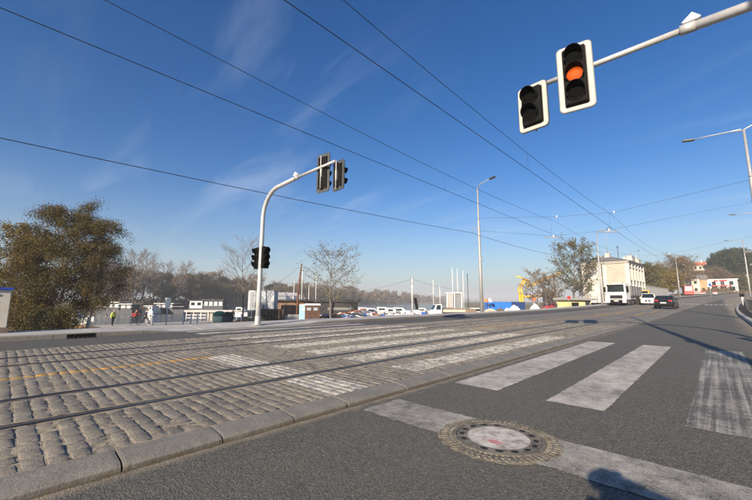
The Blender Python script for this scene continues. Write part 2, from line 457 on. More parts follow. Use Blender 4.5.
t = NT('river_water'); p = t.pos
t.bump(t.math('ADD', t.noise(t.scale(p, (1,.5,1)), 1.1, 4, .6), t.math('MULTIPLY', t.noise(p, .12, 3), 1.5)), .6, .25)
M_water = t.done((.035,.045,.045), .07, 0, .5)
wb = MB(); wb.add([(-3000,-1500,-3.4), (-49.9,-1500,-3.4), (-49.9,150,-3.4), (-700,860,-3.4), (-3000,3000,-3.4)], [(0,1,2,3,4)])
struct(wb.build('river', M_water))

M_quay = mat('quay_concrete', (.36,.34,.305), .9, 0, .2, .5, ((.2,.18,.15), .7), .3, 20, True)
qb = MB(); qys = axis_pts([(-90, 60, 40)])
def qx(Y): return -50.4
for a, b in zip(qys[:-1], qys[1:]):
    qb.add([(qx(a),a,QZ), (-17.2,a,QZ-.03), (-17.2,b,QZ-.03), (qx(b),b,QZ)], [(0,1,2,3)])
qb.add([(-50.4,-90,QZ), (-50.4,60,QZ), (-50.4,60,-6), (-50.4,-90,-6)], [(0,1,2,3)])
struct(qb.build('quay', M_quay))
M_yard = mat('yard_gravel', (.30,.275,.235), .95, 0, .25, .4, ((.15,.14,.12), .7), .4, 12, True)
yb = MB(); yb.add([(-60,60.02,QZ-.02), (-17.2,60.02,QZ-.02), (-17.2,66,QZ+.02), (-60,66,QZ+.02)], [(0,1,2,3)])
struct(yb.build('yard', M_yard))

# ------------------------------------------------------------------ street
YS = axis_pts([(-14, 25, 26), (25, 120, 48), (120, 330, 42)])
def strip(name, x0, x1, z, m, y0=-14, y1=330, parent=None):
    b = MB(); yy = [y0] + [y for y in YS if y0 < y < y1] + [y1]
    for a, c in zip(yy[:-1], yy[1:]):
        b.add([(x0+dx(a), a, zr(a)+z), (x1+dx(a), a, zr(a)+z), (x1+dx(c), c, zr(c)+z), (x0+dx(c), c, zr(c)+z)], [(0,1,2,3)])
    return b.build(name, m, parent)
road = struct(strip('road', -2.80, 1.10, 0.0, M_asph))
far_road = struct(strip('road', -12.50, -9.98, 0.035, M_asph2))
bed = struct(strip('tram_bed', -10.02, -2.95, 0.0560, M_joint, -14, 20))
bed_far = strip('sett_paving', -10.0, -3.0, 0.060, M_settfar, 18.0, 330, bed)

# crossing stripes and stop line on the asphalt lane
def sheet(name, x0, x1, y0, y1, z, m, parent, ny=6):
    b = MB(); rg = random.Random(int(abs(x0)*100 + abs(y0)*1000)); nx = max(6, int(abs(x1-x0)/.05)); ny = max(6, int((y1-y0)/.08))
    e = .006; vs = []
    for j in range(ny+1):
        l, r_ = rg.uniform(-e, e), rg.uniform(-e, e)
        for i in range(nx+1):
            x = x0 + (x1-x0)*i/nx + (l if i == 0 else r_ if i == nx else 0); y = y0 + (y1-y0)*j/ny + (rg.uniform(-e, e)*1.6 if j in (0, ny) else 0)
            vs.append((x, y, z))
    b.add(vs, [(j*(nx+1)+i, j*(nx+1)+i+1, (j+1)*(nx+1)+i+1, (j+1)*(nx+1)+i) for j in range(ny) for i in range(nx)])
    return b.build(name, m, parent)
sheet('crossing_stripe', -.30, .28, 4.12, 10.95, .004, M_paint_worn, road)
sheet('crossing_stripe', -1.42, -.89, 4.12, 10.95, .004, M_paint, road)
sheet('crossing_stripe', -2.56, -1.98, 4.15, 10.9, .004, M_paint, road)
sheet('crossing_stripe', .80, 1.0, 4.12, 10.95, .004, M_paint_worn, road)
sheet('stop_line', -2.58, 1.0, 2.52, 3.06, .004, M_paint_stop, road, 1)
for a, b in [(-10.47,-9.94), (-11.6,-11.07), (-12.35,-12.05)]:
    sheet('crossing_stripe', a, b, 4.15, 11.0, .039, M_paint, far_road)
# crossing further up the street
for k in range(7):
    x0 = -2.5 + k*.52
    b = MB()
    ya, yb_ = 70, 74
    b.add([(x0+dx(ya),ya,zr(ya)+.006), (x0+.3+dx(ya),ya,zr(ya)+.006), (x0+.3+dx(yb_),yb_,zr(yb_)+.006), (x0+dx(yb_),yb_,zr(yb_)+.006)], [(0,1,2,3)])
    b.build('crossing_stripe', M_paint, road)
for k in range(12):
    x0 = -9.6 + k*.56
    b = MB(); b.add([(x0+dx(70),70,zr(70)+.066), (x0+.3+dx(70),70,zr(70)+.066), (x0+.3+dx(74),74,zr(74)+.066), (x0+dx(74),74,zr(74)+.066)], [(0,1,2,3)])
    b.build('crossing_stripe', M_paint, bed)
# near kerb: each stone is a piece of its own
kerb = struct(bpy.data.objects.new('kerb', None)); COL.objects.link(kerb)
rg = random.Random(5)
def kerb_stone(y0, y1, prof, parent, jit=.004, m=None):
    b = MB(); n = len(prof); vs = []
    g = .006
    for y in (y0+g, y0+g+.02, y1-g-.02, y1-g):
        e = .012 if y in (y0+g, y1-g) else 0
        for (x, z) in prof:
            cx, cz = (prof[0][0]+prof[-1][0])/2, 0
            vs.append((x + (cx-x)*e*.8 + dx(y) + rg.uniform(-jit,jit)*.5, y, zr(y) + z*(1-e*3) ))
    fs = []
    for i in range(3):
        for k in range(n-1): fs.append((i*n+k, i*n+k+1, (i+1)*n+k+1, (i+1)*n+k))
    fs.append(tuple(range(n))); fs.append(tuple(3*n+k for k in range(n)))
    b.add(vs, fs); return b.build('kerb_stone', m or M_kerb, parent)
PROF_K = [(-2.745,-.03), (-2.75,.026), (-2.768,.044), (-2.80,.052), (-2.90,.060), (-2.985,.066), (-3.0,.058), (-3.004,-.03)]
ky = [-9.8]; 
while ky[-1] < 34:
    ky.append(ky[-1] + (.62 if ky[-1] < 2.5 else rg.uniform(.8, 1.0)))
off = .62 - min(ky, key=lambda v: abs(v-.62))
ky = [k+off for k in ky]
for a, b in zip(ky[:-1], ky[1:]):
    d = rg.uniform(-.004, .006)
    kerb_stone(a, b, [(x + (d if z > 0 else 0), z) for x, z in PROF_K], kerb)
kb = MB()
yy = [ky[-1]] + [y for y in YS if y > ky[-1]]
for a, c in zip(yy[:-1], yy[1:]):
    pr = PROF_K[1:-1]; n = len(pr)
    kb.add([(x+dx(a), a, z+zr(a)) for x, z in pr] + [(x+dx(c), c, z+zr(c)) for x, z in pr], [(k, k+1, n+k+1, n+k) for k in range(n-1)])
kb.build('kerb_run', M_kerb, kerb)

# tram rails: grooved rails in the setts, each with dark bitumen strips
RAILX = (-4.12, -5.14, -7.76, -8.76)
def rail(xc, flip, parent):
    s_ = -1 if flip else 1
    prof = [(-.055,-.02), (-.055,.064), (-.004,.064), (.004,.028), (.034,.028), (.040,.062), (.056,.060), (.056,-.02)]
    prof = [(xc + s_*x, z) for x, z in prof]
    b = MB(); n = len(prof)
    for a, c in zip(YS[:-1], YS[1:]):
        b.add([(x+dx(a), a, z+zr(a)) for x, z in prof] + [(x+dx(c), c, z+zr(c)) for x, z in prof], [(k, k+1, n+k+1, n+k) for k in range(n-1)])
    r_ = b.build('rail', M_railst, parent)
    b = MB()
    for sx in (-1, 1):
        for a, c in zip(YS[:-1], YS[1:]):
            x0, x1 = sorted((xc + sx*.057, xc + sx*.098))
            b.add([(x0+dx(a),a,zr(a)+.052), (x1+dx(a),a,zr(a)+.052), (x1+dx(c),c,zr(c)+.052), (x0+dx(c),c,zr(c)+.052)], [(0,1,2,3)])
    b.build('joint_filler', M_bit, r_)
for i in (0, 2):
    tr = struct(bpy.data.objects.new('tram_track', None)); COL.objects.link(tr)
    rail(RAILX[i], True, tr); rail(RAILX[i+1], False, tr)

# setts, laid in courses across the track bed
rng = np.random.default_rng(11)
setts = []
y = -3.0; row = 0
X_END = -9.98
while y < 19.5:
    pitch = rng.uniform(.100, .122)
    x = -3.01 - rng.uniform(0, .02)
    while x > X_END + .05:
        wdt = rng.uniform(.13, .215)
        x2 = max(x - wdt, X_END)
        lim = None
        for rx in RAILX:                         # stop at the filler strip of a rail and start again behind it
            lo, hi = rx - .1, rx + .1
            if x > hi - 1e-6 and x2 < hi:
                x2 = hi; lim = lo
        if x - x2 > .045:
            setts.append(((x+x2)/2, y+pitch/2, x-x2, pitch, rng.uniform(-.004,.003)))
        x = (lim if lim is not None else x2)
    y += pitch; row += 1
setts = np.array(setts)
size = []
for s_ in setts:
    q = project((s_[0], s_[1], .06))
    if q is None or not (-6 < q[0] < 758 and -6 < q[1] < 506): size.append(-1); continue
    size.append(s_[2]*s_[3]/q[2]**3)
order = np.argsort(-np.array(size))
single = set(order[:300].tolist())
vis = [i for i in range(len(setts))]
def sett_template(rs):
    g = .0075
    ring0 = [(-.5,-.5), (.5,-.5), (.5,.5), (-.5,.5)]
    return ring0
def sett_arrays(sel, rs):
    n = len(sel); Vv = np.zeros((n, 17, 3)); 
    cx_, cy_, wx, wy, dz = sel.T
    g = rs.uniform(.003, .008, n)
    hx = wx/2 - g*.45; hy = wy/2 - g
    sg = np.array([(-1,-1), (1,-1), (1,1), (-1,1)])
    mid = [(0,-1), (1,0), (0,1), (-1,0)]
    zt_ = .060 + dz
    for k, (a, b) in enumerate(sg):
        jx = rs.uniform(-.006,.006,n); jy = rs.uniform(-.006,.006,n)
        Vv[:,k] = np.stack([cx_+a*hx+jx, cy_+b*hy+jy, np.full(n, .015)], 1)
        Vv[:,4+k] = np.stack([cx_+a*hx+jx, cy_+b*hy+jy, zt_-.003-rs.uniform(0,.004,n)], 1)
        Vv[:,8+k] = np.stack([cx_+a*(hx-.006)+jx, cy_+b*(hy-.007)+jy, zt_+rs.uniform(-.004,.003,n)], 1)
        m = mid[k]
        Vv[:,12+k] = np.stack([cx_+m[0]*(hx-.010), cy_+m[1]*(hy-.010), zt_+rs.uniform(-.003,.004,n)], 1)
    Vv[:,16] = np.stack([cx_, cy_, zt_+rs.uniform(-.001,.005,n)], 1)
    tri = []
    for k in range(4):
        k2 = (k+1) % 4
        tri += [(k,k2,4+k2), (k,4+k2,4+k), (4+k,4+k2,12+k), (4+k,12+k,8+k), (4+k2,8+k2,12+k), (8+k,12+k,16), (12+k,8+k2,16)]
    tri = np.array(tri)
    Ff = (tri[None] + (np.arange(n)*17)[:,None,None]).reshape(-1, 3)
    return Vv.reshape(-1, 3), Ff
rest = np.array([setts[i] for i in range(len(setts)) if i not in single])
V, Fc = sett_arrays(rest, rng)
so_ = np_obj('sett_field', V, Fc, M_sett, bed); so_['kind'] = 'stuff'
protos = []
for k in range(8):
    V, Fc = sett_arrays(np.array([[0, 0, .17, .111, 0]]), rng)
    V[:,2] -= .060
    o = np_obj('sett', V, Fc, M_sett); protos.append(o.data); bpy.data.objects.remove(o)
for n_, i in enumerate(sorted(single)):
    s_ = setts[i]
    o = bpy.data.objects.new('sett', protos[rng.integers(8)]); COL.objects.link(o); o.parent = bed
    o.location = (s_[0], s_[1], .060 + s_[4]); o.scale = (s_[2]/.17, s_[3]/.111, 1); o.rotation_euler = (rng.uniform(-.02,.02), rng.uniform(-.02,.02), rng.uniform(-.012,.012) + (PI if rng.random() < .5 else 0))
# yellow lane dashes further on
t = NT('yellow_road_paint'); M_ypaint = t.done(t.mix(t.ramp(t.noise(t.pos, 9, 6, .75), .35, .6), (.2,.17,.12), (.52,.28,.03)), .7)
for (px, py, L, wd) in [(603,315.2,4.0,.22), (622,313.2,5.0,.22), (640,314.6,4,.25), (655,312.6,5,.22)]:
    q = P(px, py, .07); b = MB(); b.box(-wd/2, wd/2, -L/2, L/2, 0, .004)
    b.build('lane_marking', M_ypaint, bed, (q.x, q.y, .070+zr(q.y)), (math.atan(.0006*(q.y-20)), 0, 0))
# far pavement: kerb stones (dropped at the crossing) and concrete slabs
pave = struct(bpy.data.objects.new('pavement', None)); COL.objects.link(pave)
def drop(Y):                     # 1 where the kerb is lowered
    return smooth(2.6, 3.9, Y) * (1 - smooth(8.6, 9.8, Y))
y = -13.0
while y < 62:
    L = 1.0; a, c = y, y+L
    za, zc = .155 - .10*drop(a), .155 - .10*drop(c)
    b = MB()
    def kp(yv, zt_): return [(-12.40+dx(yv), yv, zr(yv)+.0), (-12.41+dx(yv), yv, zr(yv)+zt_-.02), (-12.43+dx(yv), yv, zr(yv)+zt_), (-12.55+dx(yv), yv, zr(yv)+zt_), (-12.55+dx(yv), yv, zr(yv))]
    v0, v1 = kp(a+.005, za), kp(c-.005, zc)
    b.add(v0+v1, [(0,1,6,5), (1,2,7,6), (2,3,8,7), (3,4,9,8), (0,1,2,3,4), (5,6,7,8,9)])
    b.build('kerb_stone', M_kerb, pave); y += L
y = -12.9
rg = random.Random(8)
while y < 60:
    L = .98
    for x0, x1 in ((-12.556, -13.45), (-13.458, -14.35)):
        def zz_(x, yv): return zr(yv) + .150 - .095*drop(yv)*max(0, 1-(-12.556-x)/1.5)
        b = MB(); a, c = y+.006, y+L-.006; e = rg.uniform(-.003,.003)
        top = [(x0,a), (x1,a), (x1,c), (x0,c)]
        b.add([(x+dx(yv), yv, zz_(x,yv)+e) for x, yv in top] + [(x+dx(yv), yv, zz_(x,yv)-.08) for x, yv in top],
              [(0,1,2,3), (0,1,5,4), (1,2,6,5), (2,3,7,6), (3,0,4,7)])
        b.build('paving_slab', M_pave, pave)
    y += L
pb = MB()
for a, c in zip(YS[:-1], YS[1:]):
    if c < 60: pb.add([(-12.5+dx(a),a,zr(a)+.03-.01), (-14.36+dx(a),a,zr(a)+.05), (-14.36+dx(c),c,zr(c)+.05), (-12.5+dx(c),c,zr(c)+.02)], [(0,1,2,3)])
    else: pb.add([(-12.4+dx(a),a,zr(a)+.15), (-14.4+dx(a),a,zr(a)+.15), (-14.4+dx(c),c,zr(c)+.15), (-12.4+dx(c),c,zr(c)+.15)], [(0,1,2,3)])
pb.build('paving_base', M_pave, pave)
# low dark strip behind the pavement, with the back face of the wall
M_edge = mat('edge_strip_dark', (.06,.057,.05), .9, 0, .3, 2, None, .3, 30, True)
eb = MB()
for a, c in zip(YS[:-1], YS[1:]):
    if c > 75: break
    for (xa, xb, z) in ((-14.37,-14.62,.11),):
        eb.add([(xa+dx(a),a,zr(a)+z), (xb+dx(a),a,zr(a)+z), (xb+dx(c),c,zr(c)+z), (xa+dx(c),c,zr(c)+z)], [(0,1,2,3)])
        eb.add([(xb+dx(a),a,zr(a)+z), (xb+dx(a),a,-2.1), (xb+dx(c),c,-2.1), (xb+dx(c),c,zr(c)+z)], [(0,1,2,3)])
struct(eb.build('retaining_wall', M_edge))
# right-hand kerb and pavement
rk = struct(bpy.data.objects.new('kerb', None)); COL.objects.link(rk)
rg = random.Random(3)
y = 10.0
while y < 80:
    L = 1.0; b = MB(); a, c = y+.006, y+L-.006
    def kp(yv): return [(1.02+dx(yv), yv, zr(yv)-.02), (1.03+dx(yv), yv, zr(yv)+.14), (1.06+dx(yv), yv, zr(yv)+.165), (1.24+dx(yv), yv, zr(yv)+.165), (1.24+dx(yv), yv, zr(yv)-.02)]
    b.add(kp(a)+kp(c), [(0,1,6,5), (1,2,7,6), (2,3,8,7), (3,4,9,8), (0,1,2,3,4), (5,6,7,8,9)])
    b.build('kerb_stone', M_conc, rk); y += L
M_soil = mat('dark_soil', (.05,.043,.03), .95, 0, .35, 1.5, ((.13,.11,.07), .6), .5, 20, True)
struct(strip('verge', 1.24, 3.6, .13, M_soil, -14, 200))

# ------------------------------------------------------------------ manhole cover in the stop line
MH = (-1.325, 2.755)
mh = thing('manhole_cover', 'round iron manhole cover with concrete fill set in the worn stop line', 'manhole cover', (MH[0], MH[1], 0.0), R(20))
mh.scale = (1, 1, .62)
t = NT('cast_iron_dusty'); n = t.noise(t.pos, 14, 6, .7)
c = t.mix(t.ramp(n, .35, .65), (.08,.074,.062), (.215,.195,.155)); t.bump(t.noise(t.pos, 60, 4), .5, .006); M_iron = t.done(c, .75, .15)
t = NT('manhole_mortar'); n = t.noise(t.pos, 16, 6, .75)
c = t.mix(t.ramp(n, .38, .62), (.085,.077,.062), (.275,.243,.185)); t.bump(t.noise(t.pos, 50, 5, .7), .8, .012); M_mortar = t.done(c, .95)
t = NT('manhole_infill'); n = t.noise(t.pos, 12, 6, .75); X, Y, Z = t.xyz(t.pos)
c = t.mix(t.ramp(n, .36, .62), (.22,.20,.175), (.52,.49,.44))
c = t.mix(t.ramp(t.noise(t.pos, 4, 5, .7), .5, .7, 0, .75), c, (.60,.58,.54))
dxr = t.math('POWER', t.math('SUBTRACT', X, MH[0]+.02), 2.0); dyr = t.math('POWER', t.math('MULTIPLY', t.math('SUBTRACT', Y, MH[1]-.10), 1.3), 2.0)
rr_ = t.math('ADD', t.math('SQRT', t.math('ADD', dxr, dyr)), t.ramp(t.noise(t.pos, 24, 5, .7), .2, .8, -.06, .06))
c = t.mix(t.ramp(rr_, .035, .075, .75, 0), c, (.42,.10,.11)); t.bump(t.noise(t.pos, 45, 5, .7), .6, .008); M_infill = t.done(c, .9)
def ring(b, prof, n=72): b.lathe(prof, n)
b = MB(); rgm = random.Random(2); n = 72; vs = []; fs = []
for k in range(n):                                     # ragged mortar bed around the frame
    a = 2*PI*k/n; ro = .445 + rgm.uniform(-.018, .022)
    vs += [(.25*math.cos(a), .25*math.sin(a), .006), (.42*math.cos(a), .42*math.sin(a), .009), (ro*math.cos(a), ro*math.sin(a), .0055)]
for k in range(n):
    k2 = (k+1) % n; fs += [(k*3, k*3+1, k2*3+1, k2*3), (k*3+1, k*3+2, k2*3+2, k2*3+1)]
b.add(vs, fs); b.build('mortar_bed', M_mortar, mh)
b = MB(); b.lathe([(.312,.004), (.312,.019), (.318,.022), (.334,.022), (.338,.017), (.338,.004)], 72); b.build('frame', M_iron, mh)
b = MB()
for k in range(60):
    a = 2*PI*k/60; M_ = Matrix.Rotation(a, 4, 'Z')
    b.prism([(.345,-.0075), (.425,-.010), (.425,.010), (.345,.0075)], .004, .0195, 'z', M_)
rb = b.build('rib_ring', M_iron, mh); rb['kind'] = 'stuff'
b = MB(); b.lathe([(.376,.004), (.376,.0175), (.386,.0175), (.386,.004)], 72); b.build('frame_ring', M_iron, mh)
lid = MB().lathe([(.307,.004), (.307,.018), (.232,.018), (.232,.010)], 72).build('lid', M_iron, mh)
b = MB(); n = 48; vs = [(0,0,.0165)]; fs = []
for k in range(n):
    a = 2*PI*k/n; vs.append((.231*math.cos(a), .231*math.sin(a), .0165))
for k in range(n): fs.append((0, 1+k, 1+(k+1) % n))
b.add(vs, fs); b.build('concrete_infill', M_infill, lid)
t = NT('hole_shade_black'); M_hole_shade = t.done((.006,.006,.006), .95)  # flat black discs on the lid, painting the shade inside its vent holes
for k in range(16):
    if k in (3, 10): continue
    a = 2*PI*(k+.3)/16
    MB().lathe([(.0, .0192), (.021, .0196)], 14, Matrix.Translation((.270*math.cos(a), .270*math.sin(a), 0)) @ Matrix.Rotation(a, 4, 'Z') @ Matrix.Scale(1.35, 4, (0,1,0))).build('vent_hole_shade', M_hole_shade, lid)

# ------------------------------------------------------------------ traffic signal masts
def rrect(w_, h_, r, n=5):
    out = []
    for (cx, cz, a0) in ((w_/2-r, h_/2-r, 0), (-w_/2+r, h_/2-r, 90), (-w_/2+r, -h_/2+r, 180), (w_/2-r, -h_/2+r, 270)):
        for k in range(n+1):
            a = R(a0 + 90*k/n); out.append((cx + r*math.cos(a), cz + r*math.sin(a)))
    return out
t = NT('amber_lamp_lit'); X, Y, Z = t.xyz(t.obj)
cell = t.math('MULTIPLY', t.math('SINE', t.math('MULTIPLY', X, 330)), t.math('SINE', t.math('MULTIPLY', Z, 330)))
rad = t.math('SQRT', t.math('ADD', t.math('MULTIPLY', X, X), t.math('MULTIPLY', Z, Z)))
ec = t.mix(t.ramp(t.math('ADD', t.ramp(rad, 0, .14, 1, 0), t.math('MULTIPLY', cell, .18)), 0, 1), (.62,.075,.006), (.95,.17,.014))
t.s(t.b.inputs['Emission Color'], ec); t.b.inputs['Emission Strength'].default_value = .46
M_amber = t.done((.14,.022,.002), .6, 0, .1)
t = NT('signal_lens_off'); cell = t.voro(t.obj, 60); M_lensoff = t.done((.004,.0045,.0045), .9, 0, .03)
M_border = mat('signal_border_white', (.40,.39,.365), .65, 0, .06, 5, ((.27,.25,.22), .35))
def signal_head(parent, loc, rz, nl, lens_r, lit=None, board=True, tilt=0.0):
    pitch = lens_r*2.55; hw = lens_r*2.75; hh = pitch*nl + .06; dp = lens_r*1.3
    hs_ = MB(); hs_.box(-hw/2, hw/2, -dp*.5, dp*.5, -hh/2, hh/2, .025)
    hd = hs_.build('signal_head', M_black, parent, loc, (0, tilt, rz))
    yf = -dp*.5
    if board:
        bw_, bh_ = hw + .22, hh + .22
        MB().prism(rrect(bw_, bh_, .09), .010, .035, 'y').build('backboard', M_blackback, hd)
        o_ = rrect(bw_-.03, bh_-.03, .078); i_ = rrect(bw_-.19, bh_-.19, .03)
        n = len(o_); vs = []
        for y in (.009, .000):
            vs += [(p[0], y, p[1]) for p in o_] + [(p[0], y, p[1]) for p in i_]
        fs = []
        for k in range(n):
            k2 = (k+1) % n
            fs += [(2*n+k, 2*n+k2, 3*n+k2, 3*n+k), (k, k2, 2*n+k2, 2*n+k), (n+k, n+k2, 3*n+k2, 3*n+k)]
        MB().add(vs, fs).build('white_border', M_border, hd)
        b = MB()
        for sx in (-1, 1): b.box(sx*hw*.33-.015, sx*hw*.33+.015, .036, .07, -hh/2-.02, hh/2+.02)
        b.box(-.03, .03, .071, .14, -.16, .16); b.build('mounting_bracket', M_galv, hd)
    for k in range(nl):
        zc = (nl-1)/2*pitch - k*pitch
        L = Matrix.Rotation(PI/2, 4, 'X')
        lb = MB(); prof = [(lens_r*math.sin(a), lens_r*.22*math.cos(a)) for a in (R(90), R(70), R(50), R(30), R(10))]
        lb.lathe(prof + [(.0001, lens_r*.22)], 28, L, True)
        lb.build('lens', M_amber if lit == k else M_lensoff, hd, (0, yf-.004, zc))
        MB().lathe([(lens_r*1.0,-.01), (lens_r*1.0,.022), (lens_r*1.12,.022), (lens_r*1.12,-.01)], 28, L).build('lens_ring', M_black, hd, (0, yf-.002, zc))
        vb = MB(); n = 22; vs = []; fs = []
        for i in range(n+1):
            a = R(-35 + 250*i/n); up = math.sin(a)
            ln = lens_r*(.55 + .75*max(0, (up+.6)/1.6))
            for rr__ in (lens_r*1.13, lens_r*1.08):
                vs += [(rr__*math.cos(a), 0, rr__*math.sin(a)), (rr__*math.cos(a), -ln, rr__*math.sin(a)*.97)]
        for i in range(n):
            q = i*4; fs += [(q, q+4, q+5, q+1), (q+2, q+3, q+7, q+6), (q+1, q+5, q+7, q+3)]
        vb.add(vs, fs); vb.build('visor', M_black, hd, (0, yf-.012, zc))
    return hd
def signal_mast(label, loc, rz, arm_len, arm_z, lit):
    t_ = thing('traffic_signal_mast', label, 'traffic signal', loc, rz, 'traffic signal masts at the crossing')
    MB().lathe([(.20,0), (.20,.025), (.115,.03), (.112,.32), (.10,.34)], 20).build('base_flange', M_mast, t_)
    pts = [(0,0,.0), (0,0,1.2), (0,0,1.25), (0,0,arm_z-1.15)]; rd = [.098,.096,.088,.082]
    for k in range(1, 10):
        a = R(82*k/9); rr__ = 1.12
        pts.append((-rr__*(1-math.cos(a)), 0, arm_z-1.15 + rr__*math.sin(a))); rd.append(.080)
    pts.append((-arm_len*.53, 0, arm_z+.03)); rd.append(.075)
    MB().tube(pts, rd, 16).build('pole', M_mast, t_)
    x1 = -arm_len*.53
    MB().tube([(x1+.16,0,arm_z+.027), (x1-.03,0,arm_z+.032)], .082, 16).build('arm_sleeve', M_mast, t_)
    MB().tube([(x1,0,arm_z+.03), (-arm_len,0,arm_z+.05)], [.052,.046], 14).build('arm', M_mast, t_)
    d = MB(); d.prism([(-.12,0), (.12,0), (.02,.12)], -.05, .05, 'y'); d.box(-.10,.10,-.06,.06,-.02,.0)
    d.build('detector', M_white, t_, (x1+.12, 0, arm_z+.13))
    signal_head(t_, (-arm_len+.78, -.13, arm_z-.13), R(8), 3, .14, lit)
    signal_head(t_, (-arm_len-.03, -.13, arm_z-.42), R(-4), 2, .14, None)
    MB().tube([(-arm_len-.03,.0,arm_z+.05), (-arm_len-.03,.0,arm_z-.9)], .02, 8).build('hanger', M_mast, t_)
    MB().tube([(-arm_len+.78,.0,arm_z+.45), (-arm_len+.78,.0,arm_z-.7)], .02, 8).build('hanger', M_mast, t_)
    for (dx_, dy_, rz_) in ((.27,.02,PI+rz*0), (-.25,-.05,R(-90))):
        signal_head(t_, (dx_, dy_, 2.62), rz_, 3, .105, None, board=False)
        for zb in (2.35, 2.85): MB().box(min(0,dx_), max(0,dx_), -.02, .02, zb, zb+.04).build('bracket', M_galv, t_)
    return t_
signal_mast('grey traffic signal mast with lit amber lamp reaching over the asphalt lane', (2.62, 7.2, .13), 0, 4.95, 5.27, 1)
signal_mast('grey curved traffic signal mast with unlit heads standing on the quayside pavement', (-13.05, 6.98, .10), PI, 4.55, 5.36, None)

# ------------------------------------------------------------------ street lamps
def lamp_post(label, loc, rz, H, arm, rise, group='street lamps along the tram street', ins=True):
    t_ = thing('street_lamp', label, 'street lamp', loc, rz, group)      # arm points to local +X
    MB().box(-.2,.2,-.2,.2,0,.03,.008).build('base_plate', M_galv, t_)
    MB().tube([(0,0,0), (0,0,H*.38), (0,0,H*.385), (0,0,H*.72), (0,0,H*.725), (0,0,H)], [.150,.128,.115,.098,.075,.060], 14).build('pole', M_galv, t_)
    MB().tube([(0,0,H-.05), (arm*.25,0,H+rise*.55), (arm*.7,0,H+rise*.9), (arm,0,H+rise)], [.045,.04,.034,.03], 10).build('arm', M_galv, t_)
    hb = MB(); hb.prism([(-.14,-.035), (.0,-.06), (.42,-.055), (.46,-.02), (.36,.04), (.0,.05), (-.14,.03)], -.13, .13, 'y')
    hd = hb.build('luminaire', M_blackback, t_, (arm+.1, 0, H+rise), (0, -R(9), 0), bevel=.015)
    MB().box(.02,.38,-.10,.10,-.072,-.062).build('lamp_glass', M_glassd, hd)
    if ins:
        MB().tube([(0,0,H*.735), (.0,0,H*.75)], .085, 12).build('clamp', M_galv, t_)
        MB().tube([(0,0,H*.6), (-.0,0,H*.615)], .115, 12).build('clamp', M_galv, t_)
        MB().box(.10,.20,-.05,.05,H*.4,H*.4+.3,.01).build('junction_box', M_galv, t_)
    return t_
L1 = (-14.30, 27.75, .12)
lamp_post('tall grey street lamp on quayside pavement, beside the parked blue containers', L1, R(-12), 10.75, 1.35, .42)
L2p = atY(602, 62.5)
lamp_post('tall grey street lamp standing in front of the pale two-storey house', (L2p.x, 62.5, zr(62.5)), R(-10), 11.1, 1.5, .45)
L3p = atY(634.5, 104)
lamp_post('tall grey street lamp at the street side of the pale house', (L3p.x, 104, zr(104)), R(-5), 11.0, 1.5, .45)
lamp_post('tall grey street lamp beyond the black car, before the autumn trees', (atY(680.5,118).x, 118, zr(118)), R(0), 10.0, 1.5, .4)
R1 = (2.05, 29.1, .15)
o = lamp_post('tall grey street lamp with white tie strut beside the right kerb', R1, PI, 10.95, 2.2, .10)
MB().tube([(.1,0,10.9), (-.9,0,11.35), (-2.2,.0,11.7)], .035, 8).tube([(.9,0,11.02), (.1,0,11.02)], .02, 8).build('tie_strut', M_white, o)
lamp_post('tall grey street lamp beside the dark guard railing', (4.7, 60, zr(60)), PI, 11.0, 2.2, .15)
lamp_post('tall grey street lamp at the far end of the guard railing', (4.35, 93, zr(93)), PI, 11.0, 1.9, .2)
lamp_post('tall grey street lamp past the signal mast whose shadow crosses the zebra crossing', (2.30, .9, .13), PI, 11.0, 2.2, .12)

# ------------------------------------------------------------------ overhead wires
def catenary(a, b, sag, n=24):
    a, b = Vector(a), Vector(b)
    return [a.lerp(b, k/n) - Vector((0, 0, 4*sag*(k/n)*(1-k/n))) for k in range(n+1)]
def wire(name, pts, r, label, group=None):
    return tag(MB().tube(pts, r, 6).build(name, M_wirem), label, 'wire', group)
def line_pts(X, z, ys_, sagf=0.0):
    return [(X + dx(y)*.9, y, z + zr(y)*.9 + sagf) for y in ys_]
wy = axis_pts([(-30, 200, 46)])
T1X, T2X = -4.63, -8.26
wire('contact_wire', line_pts(T1X, 5.88, wy), .0085, 'contact wire over the tram track nearer the asphalt lane')
wire('contact_wire', line_pts(T2X, 5.90, wy), .0085, 'contact wire over the tram track nearer the river')
mw = []
def msg(X, z0, ph):
    pts = []
    for y in axis_pts([(-30, 200, 92)]):
        k = ((y - 28.5) / 28.0) % 1.0
        pts.append((X + dx(y)*.9, y, z0 + zr(y)*.9 - .35*(4*k*(1-k)) + .22))
    return pts
m1 = wire('messenger_wire', msg(T1X, 6.66, 0), .0075, 'upper carrier wire over the tram track nearer the asphalt lane')
m2 = wire('messenger_wire', msg(T2X, 6.78, 0), .0075, 'upper carrier wire over the tram track nearer the river')
for X, z0, par in ((T1X, 6.66, m1), (T2X, 6.78, m2)):
    for y in range(13, 190, 14):
        k = ((y - 28.5) / 28.0) % 1.0
        zt_ = z0 + zr(y)*.9 - .35*(4*k*(1-k)) + .22
        MB().tube([(X+dx(y)*.9, y, 5.89+zr(y)*.9), (X+dx(y)*.9, y, zt_)], .004, 5).build('dropper', M_wirem, par)
fz = [(-60, 6.35), (27.8, 6.95), (62.5, 7.4), (104, 8.3)]
fx_ = [-15.0, -15.0, L2p.x-.4, L3p.x-.4]
pts = []
for i in range(3):
    pts += catenary((fx_[i], fz[i][0], fz[i][1]), (fx_[i+1], fz[i+1][0], fz[i+1][1]), (1.1, .55, .6)[i], 20)[(1 if i else 0):]
wire('feeder_cable', pts, .014, 'thick feeder cable strung between the quayside street lamps')
